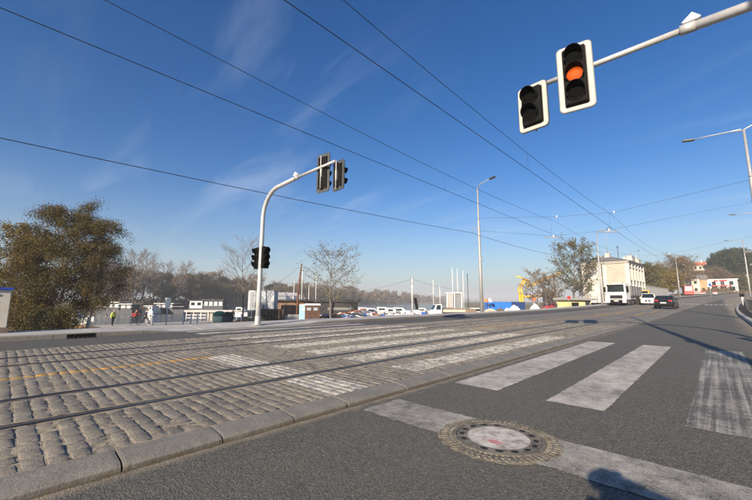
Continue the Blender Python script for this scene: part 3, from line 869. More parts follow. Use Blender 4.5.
MB().tube([(-.0,0,7.1), (-.45,0,7.25), (-.7,0,7.15), (-.7,0,6.95)], .022, 8).build('cable_bracket', M_galv, [o for o in COL.objects if o.get('label','').startswith('tall grey street lamp on quayside')][0])
def span(a, sup, b, label, bars=False):
    pts = [a] + sup + [b]; b_ = MB()
    o = tag(MB().tube(pts, .0075, 6).build('span_wire', M_wirem), label, 'wire')
    for s_ in sup:
        MB().tube([(s_[0], s_[1], s_[2]-.06), (s_[0], s_[1], s_[2]+.08)], .05, 8).build('insulator', M_white, o)
        if bars:
            MB().tube([(s_[0]-.55, s_[1]-.1, s_[2]-.06), (s_[0]+.5, s_[1]+.15, s_[2]-.16)], .035, 8).build('section_bar', M_galv, o)
    return o
span((L1[0], L1[1], 8.15), [(T2X, 28.5, 7.42), (T1X, 28.7, 7.18)], (R1[0], R1[1], 8.05), 'cross wire between the quayside lamp and the lamp with tie strut')
def on_line(px, py, X):
    d = ray(px, py); k = X/d.x; return (X, d.y*k, CAM_H + d.z*k)
_d = ray(764, 199.8); _k = 60/_d.y
span((L1[0], L1[1]+.1, 7.05), [on_line(553.5, 236, T2X), on_line(609, 230, T1X)], (4.7, 60, CAM_H + _d.z*_k), 'slanting cross wire with two grey bars over the tram tracks', True)
span((L2p.x, 62.5, 8.6), [(T2X+.4, 62, 7.5), (T1X+.5, 61.6, 7.4)], (4.7, 60, 8.9), 'cross wire ending at the lamp beside the dark guard railing')
span((L3p.x, 104, 10), [(T2X+3.6, 100, 8.9), (T1X+3.6, 98, 8.8)], (4.35, 93, 10.2), 'cross wire ending at the lamp past the guard railing')

# ------------------------------------------------------------------ pavement fittings on the quay side
t_ = thing('utility_cabinet', 'beige metal cabinet with blue lid on the quayside pavement', 'cabinet', (-14.10, -.40, .15), R(0))
M_beige = mat('beige_metal', (.50,.47,.40), .5, 0, .1, 2, ((.3,.26,.2), .4))
MB().box(-.36,.36,-.60,.60,0,.14).build('plinth', mat('plinth_brick', (.14,.11,.085), .9, 0, .3, 6), t_)
b = MB(); b.prism([(-.33,.14), (.33,.14), (.30,1.14), (-.33,1.14)], -.56, .56, 'y'); b.build('body', M_beige, t_, bevel=.012)
b = MB(); b.prism([(-.36,1.142), (.36,1.142), (.34,1.20), (-.36,1.21)], -.60, .60, 'y'); b.build('lid', mat('cabinet_blue', (.015,.05,.32), .5, 0, .15, 3), t_, bevel=.01)
MB().box(.323,.331,.18,.30,.99,1.05).build('sticker', M_red, t_)
MB().box(.325,.345,.10,.34,.20,.25).build('vent', M_black, t_)
q = (-12.30, 1.57)
t_ = thing('gully_inlet', 'black kerb gully inlet set into the quayside kerb', 'drain', (q[0], q[1], .036))
MB().box(-.12,.10,-.30,.30,0,.012).build('frame', M_black, t_)
for k in range(6): MB().box(-.11,.09,-.26+k*.09,-.26+k*.09+.03,.013,.02).build('bar', M_steeld, t_)
MB().box(-.135,-.098,-.30,.30,.0,.10,.01).build('back_plate', M_black, t_)

# ------------------------------------------------------------------ people
M_skin = mat('skin', (.45,.27,.19), .6, 0, .05, 8)
def skin_mesh(name, joints, edges, m, parent=None, sub=1, root=0):
    keys = list(joints); idx = {k: i for i, k in enumerate(keys)}
    me = bpy.data.meshes.new(name)
    me.from_pydata([joints[k][0] for k in keys], [(idx[a], idx[b]) for a, b in edges], [])
    o = bpy.data.objects.new(name, me); COL.objects.link(o); me.materials.append(m)
    md = o.modifiers.new('skin', 'SKIN'); md.use_smooth_shade = True
    for i, k in enumerate(keys):
        r = joints[k][1]
        me.skin_vertices[0].data[i].radius = r if hasattr(r, '__len__') else (r, r)
        me.skin_vertices[0].data[i].use_root = (i == root)
    sm = o.modifiers.new('sub', 'SUBSURF'); sm.levels = sub; sm.render_levels = sub
    if parent: o.parent = parent
    return o
def person(label, loc, rz, J, top, bottom, hat=None, shoe=M_black, sleeves=True, group=None, bulk=.016):
    """J: joint positions; one continuous body, clothes as children"""
    t_ = thing('person', label, 'person', loc, rz, group)
    E_ = [('pel','ch'), ('ch','neck'), ('neck','head0'), ('head0','head1'), ('head1','head2'),
          ('ch','shl'), ('shl','ell'), ('ell','wrl'), ('wrl','hal'), ('ch','shr'), ('shr','elr'), ('elr','wrr'), ('wrr','har'),
          ('pel','hil'), ('hil','knl'), ('knl','anl'), ('anl','tol'), ('pel','hir'), ('hir','knr'), ('knr','anr'), ('anr','tor')]
    rad = dict(pel=.115, ch=.125, neck=.05, head0=.062, head1=.088, head2=.06, shl=.06, shr=.06, ell=.042, elr=.042, wrl=.03, wrr=.03, hal=.032, har=.032,
               hil=.09, hir=.09, knl=.058, knr=.058, anl=.038, anr=.038, tol=.03, tor=.03)
    body = skin_mesh('body', {k: (J[k], rad[k]) for k in rad}, E_, M_skin, t_)
    def sub(keys, grow): return {k: (J[k], rad[k]+grow) for k in keys}
    tk = ['pel','ch','shl','ell','wrl','shr','elr','wrr'] if sleeves else ['pel','ch','shl','shr']
    te = [e for e in E_ if e[0] in tk and e[1] in tk]
    skin_mesh('jacket', sub(tk, bulk), te, top, t_)
    bk = ['pel','hil','knl','anl','hir','knr','anr']
    skin_mesh('trousers', sub(bk, .013), [e for e in E_ if e[0] in bk and e[1] in bk], bottom, t_)
    for s_ in 'lr':
        skin_mesh('shoe', {'a': (J['an'+s_], .05), 'b': (J['to'+s_], .042)}, [('a','b')], shoe, t_)
    if hat:
        h = Vector(J['head1']); h2 = Vector(J['head2'])
        skin_mesh('hat', {'a': (tuple(h + Vector((0,.012,.035))), .098), 'b': (tuple(h2 + Vector((0,0,.012))), .078)}, [('a','b')], hat, t_)
    f = Vector(J['head1']); 
    for s_ in (-1, 1): MB().lathe([(.0001,-.012), (.012,0), (.0001,.012)], 8, Matrix.Translation(f + Vector((.032*s_,-.088,.0)))).build('eye', M_black, t_)
    MB().prism([(-.012,-.03), (.012,-.03), (0,.012)], -.112, -.085, 'y', Matrix.Translation((f.x, f.y, f.z))).build('nose', M_skin, t_)
    return t_
def run_pose(ph=1):
    # running towards local -Y, ph swaps the legs
    J = dict(pel=(0,0,.93), ch=(0,-.09,1.32), neck=(0,-.12,1.47), head0=(0,-.14,1.53), head1=(0,-.16,1.62), head2=(0,-.15,1.72))
    a, b = ('l','r') if ph > 0 else ('r','l'); sx = {'l': -1, 'r': 1}
    for s_, fwd in ((a, True), (b, False)):
        x = sx[s_]
        J['sh'+s_] = (x*.17,-.09,1.38)
        J['hi'+s_] = (x*.09,0,.88)
        if fwd:
            J['kn'+s_] = (x*.10,-.33,.60); J['an'+s_] = (x*.09,-.38,.16); J['to'+s_] = (x*.09,-.56,.12)
            J['el'+s_] = (x*.26,.16,1.16); J['wr'+s_] = (x*.24,-.02,.98); J['ha'+s_] = (x*.23,-.09,.99)
        else:
            J['kn'+s_] = (x*.10,.16,.50); J['an'+s_] = (x*.09,.52,.24); J['to'+s_] = (x*.09,.58,.06)
            J['el'+s_] = (x*.25,-.20,1.16); J['wr'+s_] = (x*.16,-.40,1.28); J['ha'+s_] = (x*.14,-.45,1.34)
    return J
def stand_pose(lean=0):
    J = dict(pel=(0,0,.95), ch=(0,-.02-lean*.5,1.33), neck=(0,-.03-lean*.7,1.48), head0=(0,-.04-lean*.8,1.54), head1=(0,-.05-lean*.8,1.63), head2=(0,-.04-lean*.8,1.73))
    for s_, x in (('l',-1), ('r',1)):
        J['sh'+s_] = (x*.18,-.02-lean*.5,1.40); J['el'+s_] = (x*.25,.0,1.12); J['wr'+s_] = (x*.24,-.10,.88); J['ha'+s_] = (x*.23,-.13,.80)
        J['hi'+s_] = (x*.09,0,.90); J['kn'+s_] = (x*.11,-.03+.05*x,.50); J['an'+s_] = (x*.11,.02+.12*x,.09); J['to'+s_] = (x*.12,-.14+.12*x,.05)
    return J
M_redj = mat('red_jacket', (.62,.04,.05), .7, 0, .15, 6); M_hiv = mat('lime_vest', (.55,.72,.12), .7, 0, .12, 6)
M_darkc = mat('dark_clothes', (.02,.021,.026), .85, 0, .3, 6); M_navy = mat('navy_clothes', (.025,.03,.05), .8, 0, .3, 6)
def quay_at(px, py): return P(px, py, QZ)
q = P(112, 326.2, QZ); person('person in lime yellow top walking on the quay', q, R(120), stand_pose(.1), M_hiv, M_darkc)
q = P(134, 325.6, QZ); person('person in red jacket and red hat running on the quay', q, R(125), run_pose(1), M_redj, M_darkc, M_redj)
q = P(144.5, 325.3, QZ); person('person in dark clothes and red hat running behind the red jacket', q, R(125), run_pose(-1), M_navy, M_darkc, M_redj)
q = P(232, 323.5, QZ); person('person in dark coat standing beside the green and white tank', q, R(100), stand_pose(.06), M_darkc, M_darkc)
# the kneeling photographer whose shadow lies on the stop line
J = dict(pel=(.30,-.52,.62), ch=(.28,-.38,1.12), neck=(.19,-.30,1.13), head0=(.11,-.24,1.09), head1=(.040,-.20,1.10), head2=(.025,-.205,1.145))
J.update(shl=(.18,-.37,1.14), ell=(.05,-.30,.80), wrl=(-.015,-.14,.90), hal=(-.02,-.10,.96),
         shr=(.40,-.40,1.12), elr=(.43,-.30,.80), wrr=(.17,-.13,.90), har=(.09,-.10,.97),
         hil=(.21,-.52,.57), knl=(.14,-.20,.50), anl=(.14,-.40,.06), tol=(.14,-.24,.03),
         hir=(.39,-.52,.57), knr=(.40,-.22,.12), anr=(.40,-.64,.07), tor=(.40,-.76,.04))
ph = person('person in dark jacket crouching with a camera beside the stop line', (0,0,0), 0, J, M_darkc, M_navy, None, bulk=.035)
t_ = thing('photo_camera', 'black camera held by the crouching person', 'camera', (0,0,CAM_H))
Mc = Matrix.Rotation(YAW, 4, 'Z')
MB().box(-.07,.07,-.13,-.075,-.05,.05,.012,Mc).build('camera_body', M_black, t_)
MB().lathe([(.036,.0), (.036,.05), (.03,.05)], 20, Mc @ Matrix.Translation((0,-.075,0)) @ Matrix.Rotation(-PI/2, 4, 'X')).build('lens_barrel', M_black, t_)

# ------------------------------------------------------------------ trees
def leaf_mat(name, cols, rough=.6, trans=.25):
    t = NT(name); r = t.geo.outputs['Random Per Island']; oi = t.n.new('ShaderNodeObjectInfo').outputs['Random']
    c = t.mix(t.ramp(r, 0, .5), cols[0], cols[1]); c = t.mix(t.ramp(r, .5, 1), c, cols[2])
    c = t.mix(t.ramp(t.noise(t.obj, .35, 3), .35, .65, 0, .6), c, cols[2])
    c = t.mix(t.math('MULTIPLY', oi, .35), c, cols[0])
    t.b.inputs['Subsurface Weight'].default_value = 0
    m = t.done(c, rough, 0, .25)
    tr = t.n.new('ShaderNodeBsdfTranslucent'); t.s(tr.inputs[0], c)
    ms = t.n.new('ShaderNodeMixShader'); ms.inputs[0].default_value = trans
    out = [n for n in t.n if n.type == 'OUTPUT_MATERIAL'][0]
    t.l.new(t.b.outputs[0], ms.inputs[1]); t.l.new(tr.outputs[0], ms.inputs[2]); t.l.new(ms.outputs[0], out.inputs[0])
    return m
M_lf_birch = leaf_mat('birch_leaves', ((.050,.052,.012), (.092,.074,.014), (.135,.085,.016)))
M_lf_gold = leaf_mat('golden_leaves', ((.16,.12,.03), (.24,.17,.035), (.13,.12,.04)))
M_lf_green = leaf_mat('dull_green_leaves', ((.075,.08,.032), (.115,.11,.045), (.165,.14,.065)))
M_lf_dark = leaf_mat('dark_evergreen', ((.018,.03,.012), (.03,.045,.018), (.05,.06,.02)))
M_lf_brown = leaf_mat('brown_leaves', ((.13,.095,.06), (.175,.125,.075), (.22,.16,.09)))
M_twig = mat('twigs', (.19,.155,.13), .9, 0, .25, 2)
t = NT('birch_bark'); X, Y, Z = t.xyz(t.obj)
n = t.noise(t.scale(t.obj, (2, 2, 9)), 2.2, 5, .7); c = t.mix(t.ramp(n, .55, .62), (.62,.59,.53), (.06,.05,.045)); M_birch = t.done(c, .8)

def skeleton(seed, h, r0, first, nb, blen, lev, up, droop, nsub, lean=(0,0), wob=.04):
    rs = random.Random(seed); limbs = []; fine = []
    n = 9; pts = []; p = Vector((0,0,0)); d = Vector((lean[0], lean[1], 1)).normalized()
    for i in range(n+1):
        pts.append(p.copy()); d = (d + Vector((rs.uniform(-wob,wob), rs.uniform(-wob,wob), .02))).normalized(); p = p + d*h/n
    rad = [r0*(1 - .9*(i/n)**.9) for i in range(n+1)]
    limbs.append((pts, rad))
    def at(poly, t_):
        f = t_*(len(poly)-1); i = min(int(f), len(poly)-2); return poly[i].lerp(poly[i+1], f-i)
    def grow(base, az, el, L, r, level):
        k = 5; q = base.copy(); dd = Vector((math.cos(az)*math.cos(el), math.sin(az)*math.cos(el), math.sin(el)))
        pl = [q.copy()]
        for i in range(k):
            dd = (dd + Vector((rs.uniform(-.18,.18), rs.uniform(-.18,.18), rs.uniform(-.10,.10) + (-droop*(i/k)*(1.0 if level > 1 else .45) + up*.10)))).normalized()
            q = q + dd*L/k; pl.append(q.copy())
        rd = [max(.003, r*(1 - .8*i/k)) for i in range(k+1)]
        (limbs if level < lev else fine).append((pl, rd))
        if level < lev:
            for j in range(nsub):
                t_ = .25 + .75*(j + rs.random())/nsub; b = at(pl, min(t_, .99))
                dl = (pl[-1]-pl[0]); a2 = math.atan2(dl.y, dl.x) + rs.choice((-1,1))*rs.uniform(.4,1.2)
                grow(b, a2, el*.5 + rs.uniform(-.25,.55), L*rs.uniform(.38,.6), r*.5, level+1)
    for j in range(nb):
        t_ = first + (1-first)*((j + rs.random()*.8)/nb); b = at(pts, min(t_, .99))
        shape = math.sin(PI*min(1, .22 + .78*(t_-first)/(1-first)))**.6
        grow(b, j*2.39996 + rs.uniform(-.4,.4), up*rs.uniform(.6,1.1), h*blen*(.35+.65*shape)*rs.uniform(.75,1.15), r0*.42*(1-.6*t_), 1)
    return limbs, fine
def fine_arrays(polys, width):                       # twigs as thin crossed ribbons (three-sided)
    Vv, Ff = [], []
    for pl, rd in polys:
        n0 = len(Vv)
        for i, p in enumerate(pl):
            r = max(rd[i], width)
            for k in range(3):
                a = 2*PI*k/3; Vv.append((p.x + r*math.cos(a), p.y + r*math.sin(a), p.z + (r*.3 if k else 0)))
        for i in range(len(pl)-1):
            for k in range(3):
                k2 = (k+1) % 3; Ff.append((n0+i*3+k, n0+i*3+k2, n0+(i+1)*3+k2, n0+(i+1)*3+k))
    return np.array(Vv), np.array(Ff)
def leaf_arrays(polys, n, size, jit, seed, clump=0, hang=0.0):
    rs = np.random.default_rng(seed); A, B = [], []
    for pl, rd in polys:
        for i in range(1, len(pl)-1): A.append(pl[i]); B.append(pl[i+1])
    A = np.array([tuple(a) for a in A]); B = np.array([tuple(b) for b in B])
    i = rs.integers(0, len(A), n); t_ = rs.random((n, 1))
    C = A[i]*(1-t_) + B[i]*t_ + rs.normal(0, jit, (n, 3)); C[:,2] -= hang*rs.random(n)
    s_ = size*rs.uniform(.6, 1.35, (n, 1))
    u = rs.normal(0, 1, (n, 3)); u /= np.linalg.norm(u, axis=1)[:,None]
    v = rs.normal(0, 1, (n, 3)); v -= (v*u).sum(1)[:,None]*u; v /= np.linalg.norm(v, axis=1)[:,None]
    Vv = np.stack([C - u*s_, C + v*s_*.6, C + u*s_, C - v*s_*.6], 1).reshape(-1, 3)
    return Vv, np.arange(4*n).reshape(n, 4)
def tree(name, label, loc, seed, h, r0, kind, leaf=None, nleaf=0, lsize=.12, jit=.15, twig=.006, group=None, bark=None, hang=0.0, **k):
    sk = dict(first=.28, nb=16, blen=.36, lev=3, up=.75, droop=.0, nsub=5); sk.update(k)
    limbs, fine = skeleton(seed, h, r0, sk['first'], sk['nb'], sk['blen'], sk['lev'], sk['up'], sk['droop'], sk['nsub'], sk.get('lean', (0,0)), sk.get('wob', .04))
    t_ = thing(name, label, 'tree', loc, 0, group)
    b = MB()
    b.tube(limbs[0][0], [max(r, twig) for r in limbs[0][1]], 8, caps=False); b.build('trunk', bark or M_bark, t_)
    b = MB()
    for pl, rd in limbs[1:]: b.tube(pl, [max(r, twig) for r in rd], 5, caps=False)
    b.build('limbs', M_bark, t_)['kind'] = 'stuff'
    V1, F1 = fine_arrays(fine, twig)
    if leaf is not None and nleaf:
        o = np_obj('twigs', V1, F1, M_twig, t_); o['kind'] = 'stuff'
        V2, F2 = leaf_arrays(fine + limbs[1:], nleaf, lsize, jit, seed, hang=hang)
        np_obj('crown', V2, F2, leaf, t_)
    else:
        np_obj('crown', V1, F1, M_twig, t_)
    return t_
def tree_base(px, F, z=None):
    q = Q(px, F); q.z = terrain(q.x, q.y) if z is None else z
    return q
# birches on the quay
BG = 'birches on the quay'
tree('birch_tree', 'golden green weeping birch, tallest of the quay birches', tree_base(60, 30, QZ), 21, 10.4, .16, 'b', M_lf_birch, 60000, .052, .2, .006, BG, M_birch, .5, nb=34, blen=.31, up=.8, droop=.85, nsub=6, first=.06)
tree('birch_tree', 'golden green weeping birch behind the beige cabinet', tree_base(34, 29.5, QZ), 22, 7.3, .15, 'b', M_lf_birch, 42000, .052, .2, .006, BG, M_birch, .5, nb=30, blen=.36, up=.75, droop=.85, nsub=6, first=.05)
tree('birch_tree', 'weeping birch with bare white leaning trunk beside the running people', tree_base(90, 31, QZ), 23, 9.3, .15, 'b', M_lf_birch, 30000, .052, .2, .006, BG, M_birch, .5, nb=28, blen=.27, up=.85, droop=.9, nsub=6, first=.12, lean=(.05,.05))
tree('leafy_tree', 'yellowing leafy tree partly hidden by the beige cabinet', tree_base(-6, 40, QZ), 24, 10.5, .2, 'b', M_lf_gold, 16000, .10, .25, .008, None, None, .2, nb=22, blen=.34, up=.7, droop=.2, first=.12)
tree('bare_tree', 'bare young tree on the quay near the signal mast', tree_base(244, 47, QZ), 31, 9.3, .13, 'w', None, 0, twig=.011, nb=18, blen=.42, up=.8, first=.28, nsub=6)
tree('bare_tree', 'spreading tree with few leaves in front of the long brown shed', tree_base(331, 50, QZ), 32, 9.0, .16, 'w', M_lf_green, 1500, .10, .12, .011, nb=18, blen=.5, up=.62, first=.2, nsub=6)
tree('leafy_tree', 'large half-bare tree beside the pale two-storey house', tree_base(574, 76, -.4), 33, 12.6, .26, 'w', M_lf_green, 5200, .15, .22, .012, nb=24, blen=.40, up=.8, first=.12, nsub=6)
tree('leafy_tree', 'low brownish green tree against the gable of the pale house', tree_base(592, 80, 0), 34, 9.5, .2, 'w', M_lf_green, 6000, .15, .2, .012, nb=22, blen=.40, up=.75, first=.10)
tree('bare_tree', 'brown bare tree behind the yellow gantry', tree_base(537, 92, QZ), 35, 9.2, .18, 'w', M_lf_brown, 2600, .14, .2, .014, nb=20, blen=.45, up=.7, first=.14)
tree('bare_tree', 'brown bare tree between the yellow gantry and the half-bare tree', tree_base(552, 96, QZ), 36, 8.6, .18, 'w', M_lf_brown, 2200, .14, .2, .014, nb=20, blen=.42, up=.7, first=.14)
# wood on the far bank: a few kinds, copied
FB = 'trees on the far river bank'
kinds = []
def far_kind(name, label, seed, **k):
    o = tree(name, label, (0,0,0), seed, **k); kinds.append(o); return o
kw = dict(group=FB)
fk_bare = far_kind('bare_tree', 'tall bare grey tree on the far river bank', 41, h=20, r0=.28, kind='w', twig=.030, nb=24, blen=.30, up=1.0, first=.25, nsub=6, **kw)
fk_bare2 = far_kind('bare_tree', 'wide bare brownish tree on the far river bank', 42, h=16, r0=.28, kind='w', leaf=M_lf_brown, nleaf=2600, lsize=.30, jit=.5, twig=.028, nb=22, blen=.38, up=.85, first=.18, **kw)
fk_green = far_kind('leafy_tree', 'dull green bushy tree on the far river bank', 43, h=13, r0=.3, kind='w', leaf=M_lf_green, nleaf=6500, lsize=.30, jit=.6, twig=.03, nb=22, blen=.42, up=.6, first=.10, **kw)
fk_gold = far_kind('leafy_tree', 'golden yellow leafy tree on the far river bank', 44, h=13, r0=.3, kind='w', leaf=M_lf_gold, nleaf=6500, lsize=.30, jit=.6, twig=.03, nb=22, blen=.42, up=.6, first=.08, **kw)
fk_brown = far_kind('leafy_tree', 'brown leafed tree on the far river bank', 45, h=14, r0=.3, kind='w', leaf=M_lf_brown, nleaf=6000, lsize=.30, jit=.6, twig=.03, nb=22, blen=.40, up=.7, first=.10, **kw)
used = set()
def put(kind, x, y, s_, rz, label=None, group=None):
    z = terrain(x, y) - .1
    if kind.name not in used:
        used.add(kind.name); kind.location = (x, y, z); kind.rotation_euler = (0,0,rz); kind.scale = (s_,)*3; o = kind
    else: o = dup(kind, (x, y, z), rz, s_)
    if label: o['label'] = label
    if group: o['group'] = group
    return o
rg = random.Random(77)
def bank_pt(px, back):
    d = ray(px, 300.5); lo, hi = 50, 3000
    for _ in range(40):
        m = (lo+hi)/2; x, y = d.x*m, d.y*m
        if x > far_x(y) - back: lo = m
        else: hi = m
    return d.x*lo, d.y*lo
px = 96.0
while px < 524:
    for back in ((4, 16) if px < 300 else (3, 12, 26)):
        x, y = bank_pt(px + rg.uniform(-3,3), back + rg.uniform(-3,6))
        r = rg.random()
        if 195 < px < 212 and back == 4: k = fk_gold
        elif px < 190: k = fk_bare if r < .42 else fk_bare2 if r < .72 else fk_green if r < .86 else fk_brown
        elif px < 260: k = fk_green if r < .5 else fk_brown if r < .75 else fk_gold if r < .83 else fk_bare2
        else: k = fk_bare2 if r < .55 else fk_brown if r < .85 else fk_bare if r < .93 else fk_green
        sc = (.95 if px < 190 else .92 if px < 265 else .80) * rg.uniform(.8, 1.12) * (1.1 if back > 10 else .85)
        if k is fk_bare: sc *= 1.0
        put(k, x, y, sc, rg.uniform(0, 6.28))
    px += 9.0 if px < 270 else 6.0 if px < 340 else 4.6
# low scrub along the far shore reads as one mass
rs = np.random.default_rng(9); C = []
for _ in range(26000):
    pxx = rs.uniform(90, 520); x, y = bank_pt(pxx, rs.uniform(-1, 22)); C.append((x, y, terrain(x, y) + abs(rs.normal(0, 1.6 if pxx < 270 else 3.6))*max(1.0, min(1.7, math.hypot(x, y)/330))))
    if len(C) >= 16000: break
C = np.array(C); n = len(C); s_ = rs.uniform(.2, .6, (n,1))*np.clip(np.hypot(C[:,:1], C[:,1:2])/190, .8, 4.0); u = rs.normal(0,1,(n,3)); u /= np.linalg.norm(u,axis=1)[:,None]; v = rs.normal(0,1,(n,3)); v -= (v*u).sum(1)[:,None]*u; v /= np.linalg.norm(v,axis=1)[:,None]
o = np_obj('shore_scrub', np.stack([C-u*s_, C+v*s_*.6, C+u*s_, C-v*s_*.6],1).reshape(-1,3), np.arange(4*n).reshape(n,4), M_lf_brown)
tag(o, 'brown scrub along the far river shore', 'scrub', None, 'stuff')
# trees up the street and on the hill
HG = 'dark evergreen trees on the hill'; SG = 'autumn trees up the street'
fk_ever = tree('evergreen_tree', 'dark rounded evergreen tree on the hilltop', (0,0,0), 51, 13, .3, 'e', M_lf_dark, 9000, .32, .55, .03, HG, nb=26, blen=.40, up=.5, first=.06)
for (pxx, Yd, s_) in [(719,262,.72), (723,268,.85), (726,255,1.0), (731,262,1.05), (735,255,1.1), (739,262,1.1), (743,250,1.15), (747,258,1.2), (751,250,1.25), (755,256,1.25), (722,285,.8), (729,285,1.0), (738,285,1.1), (746,285,1.2), (754,280,1.2), (759,262,1.2)]:
    q = atY(pxx, Yd); put(fk_ever, q.x, q.y, s_*rg.uniform(.85,1.1), rg.uniform(0,6))
for (pxx, Yd, s_, k) in [(651,150,.62,fk_gold), (657,158,.75,fk_green), (662,150,.6,fk_gold), (668,165,.62,fk_brown), (674,158,.62,fk_gold), (679,172,.72,fk_bare2), (684,180,.7,fk_bare2), (689,190,.74,fk_bare2), (694,200,.56,fk_bare2), (699,215,.46,fk_bare2), (665,185,.62,fk_bare), (703,225,.5,fk_brown), (709,235,.5,fk_bare2), (646,140,.7,fk_green), (715,240,.55,fk_brown), (722,240,.5,fk_bare2), (730,238,.5,fk_brown), (741,225,.45,fk_brown), (748,222,.5,fk_green)]:
    q = atY(pxx, Yd)
    lab = {fk_gold.name: 'golden tree up the street beyond the black car', fk_green.name: 'green tree up the street beyond the pale house', fk_brown.name: 'brown tree up the street below the hill', fk_bare2.name: 'bare brownish tree up the street near the red tram', fk_bare.name: 'tall bare grey tree up the street behind golden trees'}[k.name]
    put(k, q.x, q.y, s_*rg.uniform(.9,1.1), rg.uniform(0,6), lab, SG)
# shrubs on the slope of the hill: one mass of dry brush
C = []
for _ in range(5000):
    pxx = rs.uniform(690, 770); Yd = rs.uniform(195, 300); q = atY(pxx, Yd); C.append((q.x, q.y, terrain(q.x, q.y) + abs(rs.normal(0,.5))))
C = np.array(C); n = len(C); s_ = rs.uniform(.15, .45, (n,1)); u = rs.normal(0,1,(n,3)); u /= np.linalg.norm(u,axis=1)[:,None]; v = rs.normal(0,1,(n,3)); v -= (v*u).sum(1)[:,None]*u; v /= np.linalg.norm(v,axis=1)[:,None]
o = np_obj('hill_brush', np.stack([C-u*s_, C+v*s_*.6, C+u*s_, C-v*s_*.6],1).reshape(-1,3), np.arange(4*n).reshape(n,4), M_lf_brown)
tag(o, 'dry brown brush on the hill slope', 'brush', None, 'stuff')

# ------------------------------------------------------------------ vehicles
M_tyre = M_rubber; M_rim = mat('rim', (.35,.35,.36), .4, .7, .1, 6)
M_chrome = mat('plate_white', (.7,.7,.68), .4, 0, .04, 8)
M_headl = mat('headlamp_glass', (.55,.57,.6), .12, 0, .1, 10, spec=.8)
M_tail = mat('tail_lamp', (.45,.01,.012), .2, 0, .15, 10, spec=.8)
def wheel(parent, x, y, r, wdt):
    Mx = Matrix.Rotation(PI/2, 4, 'Y')
    wh = MB().lathe([(r*.55,-wdt*.45), (r*.9,-wdt*.5), (r,-wdt*.38), (r,wdt*.38), (r*.9,wdt*.5), (r*.55,wdt*.45)], 22, Mx).build('wheel', M_tyre, parent, (x, y, r))
    MB().lathe([(r*.56,-wdt*.46), (r*.5,-wdt*.3), (r*.2,-wdt*.36), (.001,-wdt*.36)], 18, Mx).build('rim', M_rim, wh)
    MB().lathe([(.001,wdt*.36), (r*.2,wdt*.36), (r*.5,wdt*.3), (r*.56,wdt*.46)], 18, Mx).build('rim', M_rim, wh)
def loft(b, secs):                                   # list of (y, [(x,z)...]) closed rings
    n = len(secs[0][1]); vs = []; fs = []
    for y, ring_ in secs: vs += [(x, y, z) for x, z in ring_]
    for i in range(len(secs)-1):
        for k in range(n):
            k2 = (k+1) % n; fs.append((i*n+k, i*n+k2, (i+1)*n+k2, (i+1)*n+k))
    fs.append(tuple(range(n))); fs.append(tuple((len(secs)-1)*n+k for k in range(n)))
    return b.add(vs, fs)
